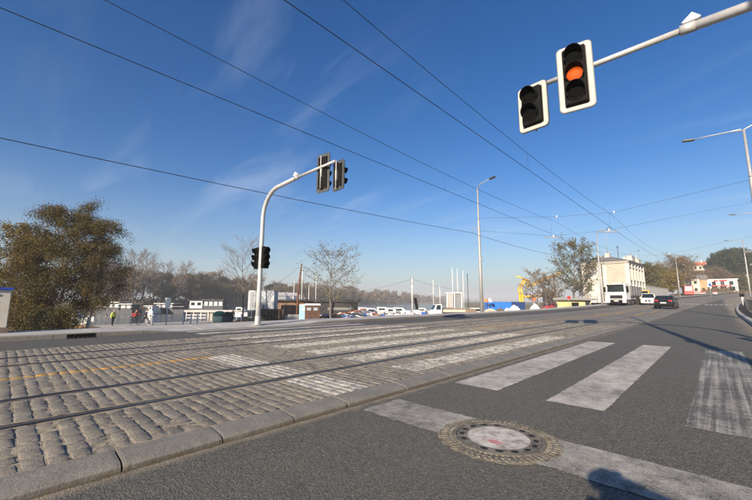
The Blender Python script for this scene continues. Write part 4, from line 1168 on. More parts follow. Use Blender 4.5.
def car(label, loc, rz, paint, kind='estate', group=None, name='car'):
    """front at local -Y"""
    t_ = thing(name, label, 'car', loc, rz, group)
    W, L = .90, 2.25; hz_ = .98 if kind != 'suv' else 1.06; top = 1.46 if kind != 'suv' else 1.68
    def low(wd, z0, z1): return [(-wd*.92,z0), (-wd,z0+.12), (-wd,z1-.16), (-wd*.93,z1), (wd*.93,z1), (wd,z1-.16), (wd,z0+.12), (wd*.92,z0)]
    b = MB(); loft(b, [(-L,low(W*.80,.34,.66)), (-L+.12,low(W*.93,.24,.74)), (-L+.8,low(W,.22,hz_-.10)), (-.85,low(W,.20,hz_)), (1.3,low(W,.20,hz_)), (L-.16,low(W*.95,.24,hz_-.02)), (L,low(W*.88,.38,.80))])
    body = b.build('body', paint, t_, bevel=.03)
    def gh(wd, wt, z0, z1): return [(-wd,z0), (-wt,z1), (wt,z1), (wd,z0)]
    b = MB(); loft(b, [(-.95,gh(W*.90,W*.86,hz_-.05,hz_+.01)), (-.25,gh(W*.92,W*.70,hz_-.05,top-.05)), (.5,gh(W*.92,W*.70,hz_-.05,top)), (1.55,gh(W*.90,W*.68,hz_-.05,top-.06)), (2.05,gh(W*.86,W*.80,hz_-.05,hz_+.06))])
    b.build('cabin_glass', M_glassd, t_, bevel=.02)
    b = MB(); loft(b, [(-.25,[(-W*.705,top-.055), (-W*.66,top-.012), (W*.66,top-.012), (W*.705,top-.055)]), (.5,[(-W*.705,top-.02), (-W*.66,top+.028), (W*.66,top+.028), (W*.705,top-.02)]), (1.62,[(-W*.70,top-.09), (-W*.66,top-.04), (W*.66,top-.04), (W*.70,top-.09)])])
    b.build('roof', paint, t_, bevel=.012)
    for s_ in (-1, 1):
        MB().tube([(s_*W*.91,1.0,hz_-.02), (s_*W*.715,.9,top-.03)], .035, 6).build('pillar', paint, t_)
        MB().tube([(s_*W*.90,1.98,hz_-.0), (s_*W*.70,1.58,top-.07)], .05, 6).build('pillar', paint, t_)
        MB().tube([(s_*W*.89,-.93,hz_-.02), (s_*W*.70,-.27,top-.05)], .035, 6).build('pillar', paint, t_)
        MB().box(s_*W*.66-.17, s_*W*.66+.17, L-.13, L-.035, .80, .96, .03).build('tail_light', M_tail, t_)
        MB().box(s_*W*.66-.16, s_*W*.66+.16, -L+.05, -L+.2, .58, .70, .03).build('headlight', M_headl, t_)
        MB().box(s_*(W+.02)-.07, s_*(W+.02)+.07, -.78, -.66, hz_-.03, hz_+.11, .03).build('mirror', paint, t_)
        for y in (-1.38, 1.36): wheel(t_, s_*(W-.09), y, .33 if kind != 'suv' else .36, .22)
    MB().box(-.26,.26,L-.012,L+.012,.60,.71).build('number_plate', M_chrome, t_)
    MB().box(-W*.84,W*.84,L-.06,L+.03,.30,.46,.03).build('bumper', M_black if kind != 'suv' else paint, t_)
    for s_ in (-1, 1): MB().box(s_*.19-.16, s_*.19+.16, -L-.012, -L+.05, .46, .68, .03).build('grille', M_black, t_)
    MB().box(-.26,.26,-L-.02,-L+.02,.38,.46).build('number_plate', M_chrome, t_)
    return t_
M_carblk = mat('black_car_paint', (.012,.012,.014), .16, .2, .2, 3, spec=.7)
M_carwht = mat('white_car_paint', (.72,.73,.74), .25, 0, .04, 3, spec=.6)
M_carred = mat('red_car_paint', (.45,.03,.03), .25, 0, .1, 3, spec=.6)
q = atY(666, 52.5); SLP = R(0.9)
c_ = car('black estate car driving away along the tram tracks', (q.x, 52.5, zr(52.5)+.05), PI - R(2), M_carblk); c_.rotation_euler = (0.0, 0, PI - R(2))
q = atY(648.5, 67)
car('white car with dark windscreen coming down the tram street', (q.x, 67, zr(67)+.06), R(4), M_carwht, 'suv')
q = atY(646, 76)
t_ = thing('van', 'yellow van following the white car', 'van', (q.x-.3, 76, zr(76)+.06), R(4))
b = MB(); loft(b, [(-2.4,[(-.85,.35), (-.85,1.0), (.85,1.0), (.85,.35)]), (-2.0,[(-.95,.3), (-.93,1.15), (.93,1.15), (.95,.3)]), (-1.2,[(-.97,.3), (-.85,2.12), (.85,2.12), (.97,.3)]), (2.4,[(-.97,.3), (-.85,2.2), (.85,2.2), (.97,.3)])])
b.build('body', M_yellow, t_, bevel=.05)
MB().add([(-.78,-1.98,1.22), (.78,-1.98,1.22), (.72,-1.32,2.0), (-.72,-1.32,2.0)], [(0,1,2,3)]).build('windscreen', M_glassd, t_)
for s_ in (-1, 1):
    MB().box(s_*.6-.13,s_*.6+.13,-2.43,-2.3,.7,.9,.03).build('headlight', M_headl, t_)
    for y in (-1.5, 1.5): wheel(t_, s_*.86, y, .34, .22)
# tipper truck
q = atY(616.5, 62.0)
tk = thing('tipper_truck', 'white tipper truck with black grille coming towards the crossing', 'truck', (q.x, 62.0, zr(62.0)+.04), R(-7))
M_truck = mat('truck_white', (.70,.70,.68), .35, 0, .05, 2, ((.35,.32,.27), .4))
M_tip = mat('tipper_grey', (.22,.22,.215), .55, .4, .2, 2, ((.12,.10,.08), .5))
b = MB(); loft(b, [(0,[(-1.22,.95), (-1.22,1.9), (-1.13,3.02), (1.13,3.02), (1.22,1.9), (1.22,.95)]), (.25,[(-1.25,.85), (-1.25,1.9), (-1.17,3.20), (1.17,3.20), (1.25,1.9), (1.25,.85)]), (2.0,[(-1.25,.85), (-1.25,1.9), (-1.18,3.24), (1.18,3.24), (1.25,1.9), (1.25,.85)])])
b.build('cab', M_truck, tk, bevel=.05)
MB().add([(-1.08,-.012,1.98), (1.08,-.012,1.98), (1.04,.0,2.86), (-1.04,.0,2.86)], [(0,1,2,3)]).build('windscreen', M_glassd, tk)
MB().box(-1.05,1.05,-.30,.02,2.90,3.06,.03).build('sun_visor', M_black, tk)
MB().box(-.80,.80,-.05,.02,1.02,1.52,.03).build('grille', M_black, tk)
for k in range(3): MB().box(-.72,.72,-.075,-.052,1.12+k*.14,1.16+k*.14).build('grille_slat', M_steeld, tk)
MB().box(-1.2,1.2,-.10,.3,.42,.86,.05).build('bumper', M_truck, tk)
MB().box(-.78,.78,-.125,-.10,.44,.84,.02).build('bumper_grille', M_black, tk)
MB().box(-.28,.28,-.14,-.126,.62,.74).build('number_plate', M_chrome, tk)
for s_ in (-1, 1):
    MB().box(s_*.98-.19,s_*.98+.19,-.115,.05,.88,1.08,.03).build('headlight', M_headl, tk)
    MB().box(s_*1.42-.10,s_*1.42+.10,.02,.16,1.95,2.75,.03).tube([(s_*1.2,.1,2.7), (s_*1.42,.1,2.7)], .02, 6).build('mirror', M_black, tk)
    MB().add([(s_*1.252,.45,1.95), (s_*1.252,1.5,1.95), (s_*1.20,1.5,2.85), (s_*1.20,.5,2.85)], [(0,1,2,3)]).build('side_window', M_glassd, tk)
    MB().lathe([(.09,0), (.09,.13), (.05,.18)], 12, Matrix.Translation((s_*.8,.5,3.24))).build('beacon', M_orange, tk)
    for y in (1.1, 2.9, 5.6, 6.95): wheel(tk, s_*1.05, y, .52, .34)
    MB().box(s_*1.05-.18,s_*1.05+.18,.45,1.75,1.06,1.16).build('mudguard', M_black, tk)
MB().box(-.45,.45,.3,7.9,.62,.98).build('chassis', M_steeld, tk)
b = MB(); loft(b, [(2.25,[(-1.05,1.12), (-1.25,1.5), (-1.25,2.95), (1.25,2.95), (1.25,1.5), (1.05,1.12)]), (7.9,[(-1.05,1.12), (-1.25,1.5), (-1.25,2.85), (1.25,2.85), (1.25,1.5), (1.05,1.12)])])
tip = b.build('tipper_body', M_tip, tk, bevel=.03)
for s_ in (-1, 1):
    for k in range(5): MB().box(s_*1.27-.03,s_*1.27+.03,2.6+k*1.15,2.72+k*1.15,1.5,2.86).build('rib', M_tip, tip)
# tram
q = atY(690, 150)
tm = thing('tram', 'red tram standing up the street among bare trees', 'tram', (q.x, 150, zr(150)+.05), R(5))
b = MB(); loft(b, [(0,[(-1.05,.35), (-1.1,1.4), (-.95,2.9), (.95,2.9), (1.1,1.4), (1.05,.35)]), (.5,[(-1.2,.3), (-1.2,1.4), (-1.12,3.1), (1.12,3.1), (1.2,1.4), (1.2,.3)]), (15,[(-1.2,.3), (-1.2,1.4), (-1.12,3.1), (1.12,3.1), (1.2,1.4), (1.2,.3)])])
b.build('body', M_red, tm, bevel=.05)
MB().add([(-.95,-.012,1.45), (.95,-.012,1.45), (.88,-.03,2.45), (-.88,-.03,2.45)], [(0,1,2,3)]).build('windscreen', mat('pale_glass', (.35,.4,.44), .1, 0, .1, 2), tm)
MB().box(-.85,.85,-.06,.3,2.5,2.85,.03).build('destination_box', M_white, tm)
for k in range(9): MB().box(1.165,1.185,1.0+k*1.55,2.2+k*1.55,1.5,2.5).build('window', M_glassd, tm)
MB().box(-.95,.95,.6,14.5,.05,.3).build('undercarriage', M_black, tm)

# ------------------------------------------------------------------ pale house by the street
def house_at():
    c0 = atY(630.5, 86.0)
    return c0
c0 = house_at()
hs_ = thing('house', 'pale two-storey house with hipped roof and ornate street front', 'house', (c0.x, 86.0, zr(86)), R(-2.5))
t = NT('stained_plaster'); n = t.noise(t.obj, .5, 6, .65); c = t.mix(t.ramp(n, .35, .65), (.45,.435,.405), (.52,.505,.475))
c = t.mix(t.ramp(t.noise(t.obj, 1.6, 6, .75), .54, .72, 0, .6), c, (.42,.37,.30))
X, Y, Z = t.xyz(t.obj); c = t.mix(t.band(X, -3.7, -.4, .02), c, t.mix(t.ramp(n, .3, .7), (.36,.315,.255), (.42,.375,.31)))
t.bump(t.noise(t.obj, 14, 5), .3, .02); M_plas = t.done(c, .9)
M_trim = mat('pale_trim', (.46,.445,.41), .85, 0, .12, 2, ((.35,.31,.26), .6))
M_roof = mat('grey_roof', (.16,.155,.15), .8, 0, .2, 2, ((.09,.085,.08), .5), .3, 8)
HW, HL, HH = 8.3, 15.0, 7.75
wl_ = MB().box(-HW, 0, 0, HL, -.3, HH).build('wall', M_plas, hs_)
MB().box(-HW-.25, .25, -.25, HL+.25, HH, HH+.22).box(-HW-.45, .45, -.45, HL+.45, HH+.221, HH+.40).build('cornice', M_trim, hs_)
MB().box(-HW-.06, .10, -.06, HL+.06, 3.6, 3.82).build('string_course', M_trim, hs_)
b = MB(); x0, x1, y0, y1 = -HW-.6, .6, -.6, HL+.6; zt_ = HH+.41; rz_ = HH+1.75
b.add([(x0,y0,zt_), (x1,y0,zt_), (x1,y1,zt_), (x0,y1,zt_), (x0+3.9,y0+4.6,rz_), (x1-3.9,y0+4.6,rz_), (x1-3.9,y1-4.6,rz_), (x0+3.9,y1-4.6,rz_)],
      [(0,1,5,4), (1,2,6,5), (2,3,7,6), (3,0,4,7), (4,5,6,7), (0,1,2,3)])
rf = b.build('roof', M_roof, hs_)
for (x, y, hh) in ((-4.4,5.2,2.2), (.0,3.0,1.1), (-.2,9,1.2), (-6.4,8,1.9)):
    MB().box(x-.45, x+.45, y-.4, y+.4, HH+.4, HH+.4+hh).box(x-.55,x+.55,y-.5,y+.5,HH+.4+hh,HH+.55+hh).build('chimney', M_trim, rf)
MB().tube([(-4.4,5.2,HH+2.5), (-4.4,5.2,HH+8)], .05, 6).build('aerial', M_galv, rf)
MB().tube([(-2.6,6,HH+1.5), (-2.6,6,HH+4.4)], .06, 6).build('aerial', M_steeld, rf)
MB().box(-2.95,-2.25,5.95,6.05,HH+3.9,HH+4.0).build('aerial', M_steeld, rf)
MB().tube([(-4.45,-.12,0), (-4.45,-.12,HH)], .09, 8).build('downpipe', M_steeld, hs_)
# street front windows, each with frame and pediment
for k in range(5):
    y = 1.6 + k*2.95
    for (z0, z1) in ((.8, 2.7), (4.5, 6.7)):
        wn_ = MB().box(-.02,.012,y-.55,y+.55,z0,z1).build('window', M_glassd, hs_)
        b = MB(); b.box(.012,.14,y-.75,y-.56,z0-.1,z1+.1).box(.012,.14,y+.56,y+.75,z0-.1,z1+.1).box(.012,.22,y-.85,y+.85,z1+.101,z1+.35).box(.012,.26,y-.85,y+.85,z0-.28,z0-.101); b.build('frame', M_trim, wn_)
        MB().box(.013,.03,y-.03,y+.03,z0,z1).build('mullion', M_white, wn_)
for k in range(6): MB().box(.001,.30,.15+k*2.9-.1,.15+k*2.9+.30,0,HH).build('pilaster', M_trim, hs_)
for y in (4.5, 10.5): MB().box(-1.2,.42,y-1.5,y+1.5,HH+.401,HH+1.5).build('parapet', M_trim, hs_)
# low wing past the house
wg = thing('garden_wall', 'long pale wall beyond the two-storey house', 'wall', (atY(644,112).x, 112, zr(112)), R(-4))
MB().box(-.25,.0,0,34,-.3,3.2).build('wall', M_plas, wg); MB().box(-.32,.07,-.1,34.1,3.2,3.34).build('coping', M_trim, wg)

# ------------------------------------------------------------------ river: boats and landing stage
M_hull = mat('dark_hull', (.03,.035,.045), .6, 0, .3, 1); M_boatw = mat('boat_white', (.68,.68,.66), .45, 0, .06, 1, ((.4,.38,.34), .4))
WZ = -3.4
def along(px0, px1, F, z):                              # a pair of points seen in two columns at one depth
    return Q(px0, F, z), Q(px1, F, z)
def houseboat(label, px0, px1, F, deck_h, cab_h, cabs, hull, cabm, roofm):
    a, b_ = along(px0, px1, F, WZ); L = (b_-a).length; c = (a+b_)/2
    t_ = thing('houseboat', label, 'houseboat', c, YAW, 'houseboats moored on the river')
    h = L/2
    MB().prism([(-h,.15), (-h+.5,-.4), (h-.5,-.4), (h,.15), (h,deck_h), (-h,deck_h)], -2.2, 2.2, 'y').build('hull', hull, t_)
    for (f0, f1, hh, m) in cabs:
        x0, x1 = -h+L*f0, -h+L*f1
        cb = MB().box(x0, x1, -1.8, 1.8, deck_h+.002, deck_h+hh).build('cabin', m, t_)
        MB().box(x0-.4, x1+.4, -2.3, 2.3, deck_h+hh+.003, deck_h+hh+.18).build('roof', roofm, cb)
        n = max(2, int((x1-x0)/1.5))
        for k in range(n):
            xa = x0 + (x1-x0)*(k+.2)/n; xb = x0 + (x1-x0)*(k+.8)/n
            MB().box(xa, xb, -1.83, -1.80, deck_h+hh*.35, deck_h+hh*.8).build('window', M_glassd if m is not M_hull else M_boatw, cb)
    MB().box(-h, h, -2.25, -2.18, deck_h+.9, deck_h+.96).build('railing', M_white, t_)
    return t_
houseboat('long dark houseboat with white roof near the running people', 101, 138, 108, 1.3, 0, [(.05,.62,2.2,M_hull), (.66,.95,1.7,M_hull)], M_hull, M_hull, M_boatw)
houseboat('small white cabin boat moored behind the white signboard', 149, 158, 112, 1.0, 0, [(.1,.8,1.4,M_boatw)], M_boatw, M_boatw, M_boatw)
houseboat('dark barge with white roof right behind the white signboard', 159, 188, 118, 1.3, 0, [(.02,.6,1.8,M_hull)], M_hull, M_hull, M_boatw)
houseboat('two-part houseboat with pale cabin before the golden tree', 192, 226, 128, 1.5, 0, [(.02,.38,2.6,M_boatw), (.42,.98,2.8,M_hull)], M_hull, M_hull, M_steeld)
def small_boat(label, px, F, L, m, rz, z=WZ, group='small boats in the marina', cabin=True):
    q = Q(px, F, z); t_ = thing('motor_boat', label, 'boat', q, rz, group)
    def sec(wd, z0, z1): return [(-wd,z1), (-wd*.75,z0+.15), (0,z0), (wd*.75,z0+.15), (wd,z1)]
    b = MB(); loft(b, [(-L/2,sec(.08,.55,1.15)), (-L*.3,sec(L*.11,.05,1.0)), (0,sec(L*.16,-.1,.88)), (L*.5,sec(L*.15,-.05,.85))]); b.build('hull', m, t_)
    if cabin:
        cb = MB(); loft(cb, [(-L*.18,[(-L*.09,.89), (-L*.08,.95), (L*.08,.95), (L*.09,.89)]), (-L*.02,[(-L*.11,.87), (-L*.08,1.65), (L*.08,1.65), (L*.11,.87)]), (L*.25,[(-L*.11,.87), (-L*.08,1.7), (L*.08,1.7), (L*.11,.87)])]); cb = cb.build('cabin', M_boatw, t_)
        MB().box(-L*.105,L*.105,.02,L*.2,1.15,1.5).build('window', M_glassd, cb)
    return t_
small_boat('white motor boat behind the bare young tree', 243, 62, 4.2, M_boatw, R(120), -1.9, None)
rg = random.Random(12)
for (px, F, L, m, lab) in [(352,92,7,M_boatw,'white motor boat moored behind the long brown shed end'), (366,96,6,M_boatw,'white motor boat with its cabin beside the debris pile'), (374,88,5.5,M_blue,'blue hulled motor boat in the marina'), (386,100,7,M_boatw,'white motor boat in the marina behind the blue one'), (394,90,5,M_blue,'small blue hulled boat before the concrete pole'), (402,96,6.5,M_boatw,'white motor boat beside the concrete pole'), (424,92,6,M_boatw,'white motor boat behind the leaning black beam'), (478,96,6,M_boatw,'white motor boat behind the quayside street lamp')]:
    small_boat(lab, px, F, L, m, YAW + R(90) + rg.uniform(-.4,.4), WZ).scale = (1.35, 1.35, 1.55)
for (px, F, L) in [(50,44,5.5), (64,46,6), (76,44,5)]:
    small_boat('white hull of a boat moored behind the birches', px, F, L, M_boatw, YAW + R(90), -2.2, 'boats moored behind the birches')
# landing stage at the quay edge
a, b_ = along(188, 256, 50, QZ); c = (a+b_)/2; L = (b_-a).length
ls = thing('landing_stage', 'raised grey landing stage with white frames at the quay edge', 'landing stage', c, YAW)
MB().box(-L/2, L/2, -.8, .8, 1.15, 1.45).build('deck', mat('stage_grey', (.40,.40,.39), .8, 0, .12, 1, ((.25,.24,.22), .5)), ls)
MB().box(-L/2+3.2, -L/2+3.8, -.5, .5, 0, 1.15).build('pier', M_conc, ls)
for k in range(10): MB().tube([(-L/2+.3+k*(L-.6)/9, -.7, 0), (-L/2+.3+k*(L-.6)/9, -.7, 1.15)], .05, 6).build('post', M_white, ls)
for z in (.35, .75): MB().box(-L/2+.3, -L/2+3.0, -.74, -.68, z, z+.07).build('rail', M_white, ls)
# signboard and white posts on the quay
q = P(166, 325.6, QZ)
sg = thing('signboard', 'white signboard on a slim post beside the river', 'sign', q, R(22))
MB().tube([(0,0,0), (0,0,3.0)], .045, 8).build('post', M_white, sg)
MB().box(-.42,.42,-.03,.03,2.0,3.05,.01).build('board', M_white, sg)
WP = 'white railing posts at the quay edge'
wp = thing('railing_post', 'short white post at the quay edge', 'post', P(149.5, 325.2, QZ), 0, WP)
MB().tube([(0,0,0), (0,0,1.05)], .07, 10).build('shaft', M_white, wp); MB().lathe([(.09,1.05), (.09,1.1), (.03,1.16)], 10).build('cap', M_white, wp); MB().box(-.12,.12,-.12,.12,0,.05).build('foot', M_white, wp)
for px in (152.5, 183, 190.5, 197, 241): dup(wp, P(px, 325.0 if px < 200 else 323.4, QZ))
q = P(219, 322.6, QZ)
tk_ = thing('recycling_container', 'round white and green recycling container on the quay', 'container', q)
MB().lathe([(.62,0), (.72,.2), (.74,.85)], 24, None, True).build('body', mat('lime_white', (.55,.62,.40), .5, 0, .15, 1.5), tk_)
MB().lathe([(.76,.851), (.72,1.15), (.45,1.38), (.12,1.45)], 24, None, True).build('lid', mat('container_green', (.02,.16,.08), .5, 0, .15, 2), tk_)
q = P(227, 322.6, QZ)
tk_ = thing('recycling_container', 'round dark recycling container beside the white and green one', 'container', q)
MB().lathe([(.55,0), (.65,.2), (.67,.85)], 24, None, True).build('body', M_blackback, tk_)
MB().lathe([(.69,.851), (.65,1.1), (.4,1.3), (.1,1.36)], 24, None, True).build('lid', M_darkc, tk_)
def heap(name, label, loc, rx, ry, h, m, seed, cat='heap'):
    rs_ = random.Random(seed); b = MB(); n, k = 18, 6; vs = [(0,0,h)]; fs = []
    for i in range(1, k+1):
        for j in range(n):
            a = 2*PI*j/n; r = i/k; zz_ = h*(1-r**1.5)*rs_.uniform(.75,1.1) - (.1 if i == k else 0)
            vs.append((rx*r*math.cos(a)*rs_.uniform(.88,1.12), ry*r*math.sin(a)*rs_.uniform(.88,1.12), zz_))
    for j in range(n): fs.append((0, 1+j, 1+(j+1) % n))
    for i in range(k-1):
        for j in range(n): fs.append((1+i*n+j, 1+(i+1)*n+j, 1+(i+1)*n+(j+1) % n, 1+i*n+(j+1) % n))
    b.add(vs, fs); return tag(b.build(name, m, None, loc), label, cat)
M_leafheap = mat('fallen_leaves', (.28,.17,.07), .95, 0, .35, 3, ((.12,.08,.04), .6), .6, 12)
heap('leaf_heap', 'brown heap of fallen leaves at the foot of the bare young tree', Q(246, 46, QZ), 2.0, 1.4, .75, M_leafheap, 1)
heap('leaf_heap', 'brown leaf heap behind the signal mast foot', Q(259, 49, QZ), 1.4, 1.2, .9, M_leafheap, 2)
heap('soil_heap', 'low heap of soil under the birch with white trunk', Q(85, 36, QZ), 3.0, 1.5, .35, M_leafheap, 3)

# ------------------------------------------------------------------ building yard below the pavement
def at_px(name, label, cat, px, F, rz=YAW, z=QZ, group=None): return thing(name, label, cat, Q(px, F, z), rz, group)
M_ctn = mat('container_grey', (.34,.37,.40), .55, .1, .08, 1, ((.2,.2,.2), .4)); M_ctnd = mat('container_side', (.20,.22,.24), .55, .1, .1, 1)
t_ = at_px('site_container', 'tall grey metal container behind the signal mast', 'container', 264, 52)
MB().box(-1.9,1.7,-1.2,1.2,0,4.2).build('shell', M_ctn, t_, bevel=.03)
for x in (-1.6,-.95,.15,.75,1.3): MB().box(x,x+.5,-1.23,-1.20,.25,4.0).build('panel', M_ctnd if x < 0 else M_ctn, t_)
MB().box(-.32,-.05,-1.26,-1.2,.2,3.9).build('post', M_white, t_); MB().box(.32,.40,-1.29,-1.24,1.6,2.2).build('handle', M_black, t_)
t_ = at_px('pallet_stack', 'stack of dark wooden pallets beside the grey container', 'pallets', 272, 50)
rg = random.Random(4)
for k in range(7):
    for x0 in (-1.9, -.6, .7):
        MB().box(x0+rg.uniform(-.05,.05), x0+1.15, -.6, .6, .02+k*.23, .06+k*.23+.05).build('pallet_deck', M_wood, t_)
        for xx in (0, .5, 1.0): MB().box(x0+xx, x0+xx+.12, -.6, .6, .112+k*.23, .24+k*.23).build('bearer', M_wood if k % 2 else M_hull, t_)
for i, (px, w_, h_) in enumerate([(288,1.1,.75), (294.5,.8,.85)]):
    o = MB().box(-w_,w_*.9,-.4,.4,0,h_,.04).build('concrete_block', M_conc, None, Q(px, 50.5, QZ), (0,0,YAW+.1)); tag(o, ['long concrete block beside the pallet stack', 'short concrete block beside the blue portable toilet'][i], 'block')
t_ = at_px('portable_toilet', 'pale blue portable toilet with white roof', 'portable toilet', 303.6, 49.5, YAW + R(12))
M_pt = mat('toilet_blue', (.30,.50,.62), .5, 0, .08, 1, ((.25,.25,.25), .3))
MB().box(-.55,.55,-.55,.55,0,2.1,.03).build('cabin', M_pt, t_); MB().prism([(-.6,2.1), (.6,2.1), (.5,2.28), (-.5,2.28)], -.6, .6, 'y').build('roof', M_boatw, t_)
MB().box(-.38,.38,-.58,-.551,.15,1.95).build('door', M_pt, t_); MB().box(-.3,.3,-.592,-.581,1.5,1.75).build('vent', M_boatw, t_)
t_ = at_px('brown_booth', 'dark brown wooden booth beside the portable toilet', 'booth', 312.5, 50, YAW + R(12))
M_brown = mat('brown_boards', (.075,.035,.02), .75, 0, .3, 2, ((.03,.02,.015), .5))
MB().box(-1.0,1.0,-.9,.9,0,2.15).build('walls', M_brown, t_); MB().prism([(-1.12,2.15), (1.12,2.15), (1.0,2.38), (-1.0,2.38)], -1.0, 1.0, 'y').build('roof', M_boatw, t_)
for x in (-.75, .15): MB().box(x,x+.55,-.93,-.90,1.45,1.85).build('window', mat('pale_window', (.3,.36,.4), .2, 0, .1, 3), t_)
a, b_ = along(275, 357, 60, QZ); L = (b_-a).length
t_ = thing('long_shed', 'long low brown shed with flat dark roof in the yard', 'shed', (a+b_)/2, YAW)
M_brick = mat('brown_brick', (.17,.10,.06), .85, 0, .25, 1.2, ((.07,.045,.03), .6)); M_shedd = mat('shed_dark', (.02,.02,.022), .7, 0, .3, 1)
MB().box(-L/2,-L/2+L*.42,-2,2,0,2.65).build('brick_wall', M_brick, t_); MB().box(-L/2+L*.421,L/2,-2,2,0,2.55).build('dark_wall', M_shedd, t_)
MB().box(-L/2-.3,L/2+.4,-2.5,2.3,2.66,2.95).build('roof', mat('tar_roof', (.035,.033,.032), .8, 0, .3, 1), t_)
for k in range(5): MB().box(-L/2+.3+k*1.1,-L/2+1.15+k*1.1,-2.03,-2.0,.4,2.2).build('panel', mat('shed_panel', (.22,.14,.09), .8, 0, .2, 2), t_)
MB().box(L/2-4.6,L/2-.8,-2.04,-2.0,1.3,1.7).build('name_board', mat('faded_board', (.16,.16,.16), .7, 0, .3, 3), t_)
t_ = at_px('utility_pole', 'brown wooden utility pole leaning beside the portable toilet', 'pole', 297.5, 51)
MB().tube([(0,0,0), (.05,0,4), (.42,0,8.0)], [.16,.14,.10], 10).build('shaft', mat('pole_wood', (.13,.055,.03), .85, 0, .25, 2), t_)
MB().tube([(.40,0,7.7), (.25,-.02,7.7)], .05, 6).build('insulator', M_white, t_)
q1 = Q(299.6, 51, 6.1)
wire('service_cable', catenary(q1, Q(258, 49, 2.2), .5, 12), .014, 'thin cable hanging from the wooden utility pole')
for (z0, z1, nm) in ((8.6, 7.0, 'upper'), (7.6, 6.0, 'lower')):
    wire('power_line', catenary(Q(60, 110, z0+5.0), Q(250, 112, z1), .8, 16), .030, nm + ' power line strung over the river')
MW = 'slim white masts beyond the yard'
t_ = thing('white_mast', 'slim white mast standing beyond the yard', 'mast', Q(293.5, 105, -1.5), 0, MW)
MB().tube([(0,0,0), (0,0,8)], [.09,.06], 8).build('shaft', M_white, t_); MB().tube([(0,0,8), (0,0,8.25)], [.11,.03], 8).build('finial', M_white, t_)
for (px, s_) in [(301.5,1.45), (308.6,.85), (315.6,1.2), (433.5,1.05), (440,.85), (453,1.5), (458,1.45), (463.7,1.4)]: dup(t_, Q(px, 105, -1.5), 0, (1,1,s_))
tag(MB().tube([Q(468.2,110,-1.5), Q(468.2,110,9.5)], .10, 8).build('steel_mast', M_steeld), 'slim dark steel mast beside the slim white masts', 'mast')
t_ = at_px('concrete_pole', 'pale concrete pole with cross arms beside the leaning black beam', 'pole', 412.3, 72)
MB().tube([(0,0,0), (0,0,7.6)], [.17,.11], 10).build('shaft', mat('pole_concrete', (.5,.5,.48), .8, 0, .1, 2), t_)
for z in (5.6, 6.2, 7.4): MB().box(-.28,.28,-.06,.06,z,z+.13).build('cross_arm', M_steeld if z > 6 else M_white, t_)
wire('power_line', catenary(Q(412.3,72,5.4), Q(340,112,3.2), .6, 12), .02, 'thin power line from the concrete pole to the marina')
wire('power_line', catenary(Q(412.3,72,5.4), Q(470,110,4.2), .6, 12), .02, 'thin power line from the concrete pole to the dark mast')
t_ = at_px('leaning_beam', 'black steel beam leaning in the yard beside the flatbed truck', 'beam', 418.5, 62)
MB().box(-.24,.24,-.2,.2,0,3.4,.02,Matrix.Rotation(R(-10),4,'Y')).build('shaft', M_black, t_); MB().box(-.55,.5,-.4,.4,0,.12).build('foot', M_black, t_)
# debris pile: boards, sheets and tarpaulins, each a piece
t_ = at_px('debris_pile', 'pile of white boards and blue sheets in front of the long shed', 'debris', 358, 55)
rg = random.Random(21); Mset = [M_boatw, M_boatw, M_boatw, M_conc, M_blue, mat('grey_sheet', (.3,.33,.36), .6, 0, .2, 2), mat('rusty_board', (.28,.10,.05), .8, 0, .25, 2), mat('dark_scrap', (.05,.045,.04), .8, 0, .3, 2)]
for k in range(64):
    x = rg.uniform(-7.0, 7.4); hh = max(.1, .95 - abs(x)*.07 + (.25 if x > -1 and x < 3 else 0)); z = rg.uniform(.05, hh)
    Mx = Matrix.Translation((x, rg.uniform(-1.2,1.2), z)) @ Euler((rg.uniform(-.5,.5), rg.uniform(-.35,.3), rg.uniform(-.8,.8))).to_matrix().to_4x4()
    w_, d_ = rg.uniform(.35,1.1), rg.uniform(.2,.6)
    MB().box(-w_,w_,-d_,d_,-.06,.06,0,Mx).build('board' if w_ > .6 else 'sheet', rg.choice(Mset), t_)
MB().box(-3.9,3.9,-.12,.12,-.07,.07,0,Matrix.Translation((-2.6,-1.4,.85)) @ Matrix.Rotation(R(-11),4,'Y')).build('long_plank', Mset[6], t_)
t_ = at_px('debris_pile', 'low row of white sacks and boards before the marina boats', 'debris', 398, 62)
for k in range(34):
    x = rg.uniform(-6.5, 6.0); Mx = Matrix.Translation((x, rg.uniform(-.8,.8), rg.uniform(.2,1.0))) @ Euler((rg.uniform(-.4,.4), rg.uniform(-.4,.4), rg.uniform(-1,1))).to_matrix().to_4x4()
    w_ = rg.uniform(.25,.7); MB().box(-w_,w_,-.35,.35,-.2,.2,.06,Mx).build('sack', rg.choice(Mset[:6] + [M_orange] if k == 3 else Mset[:6]), t_)
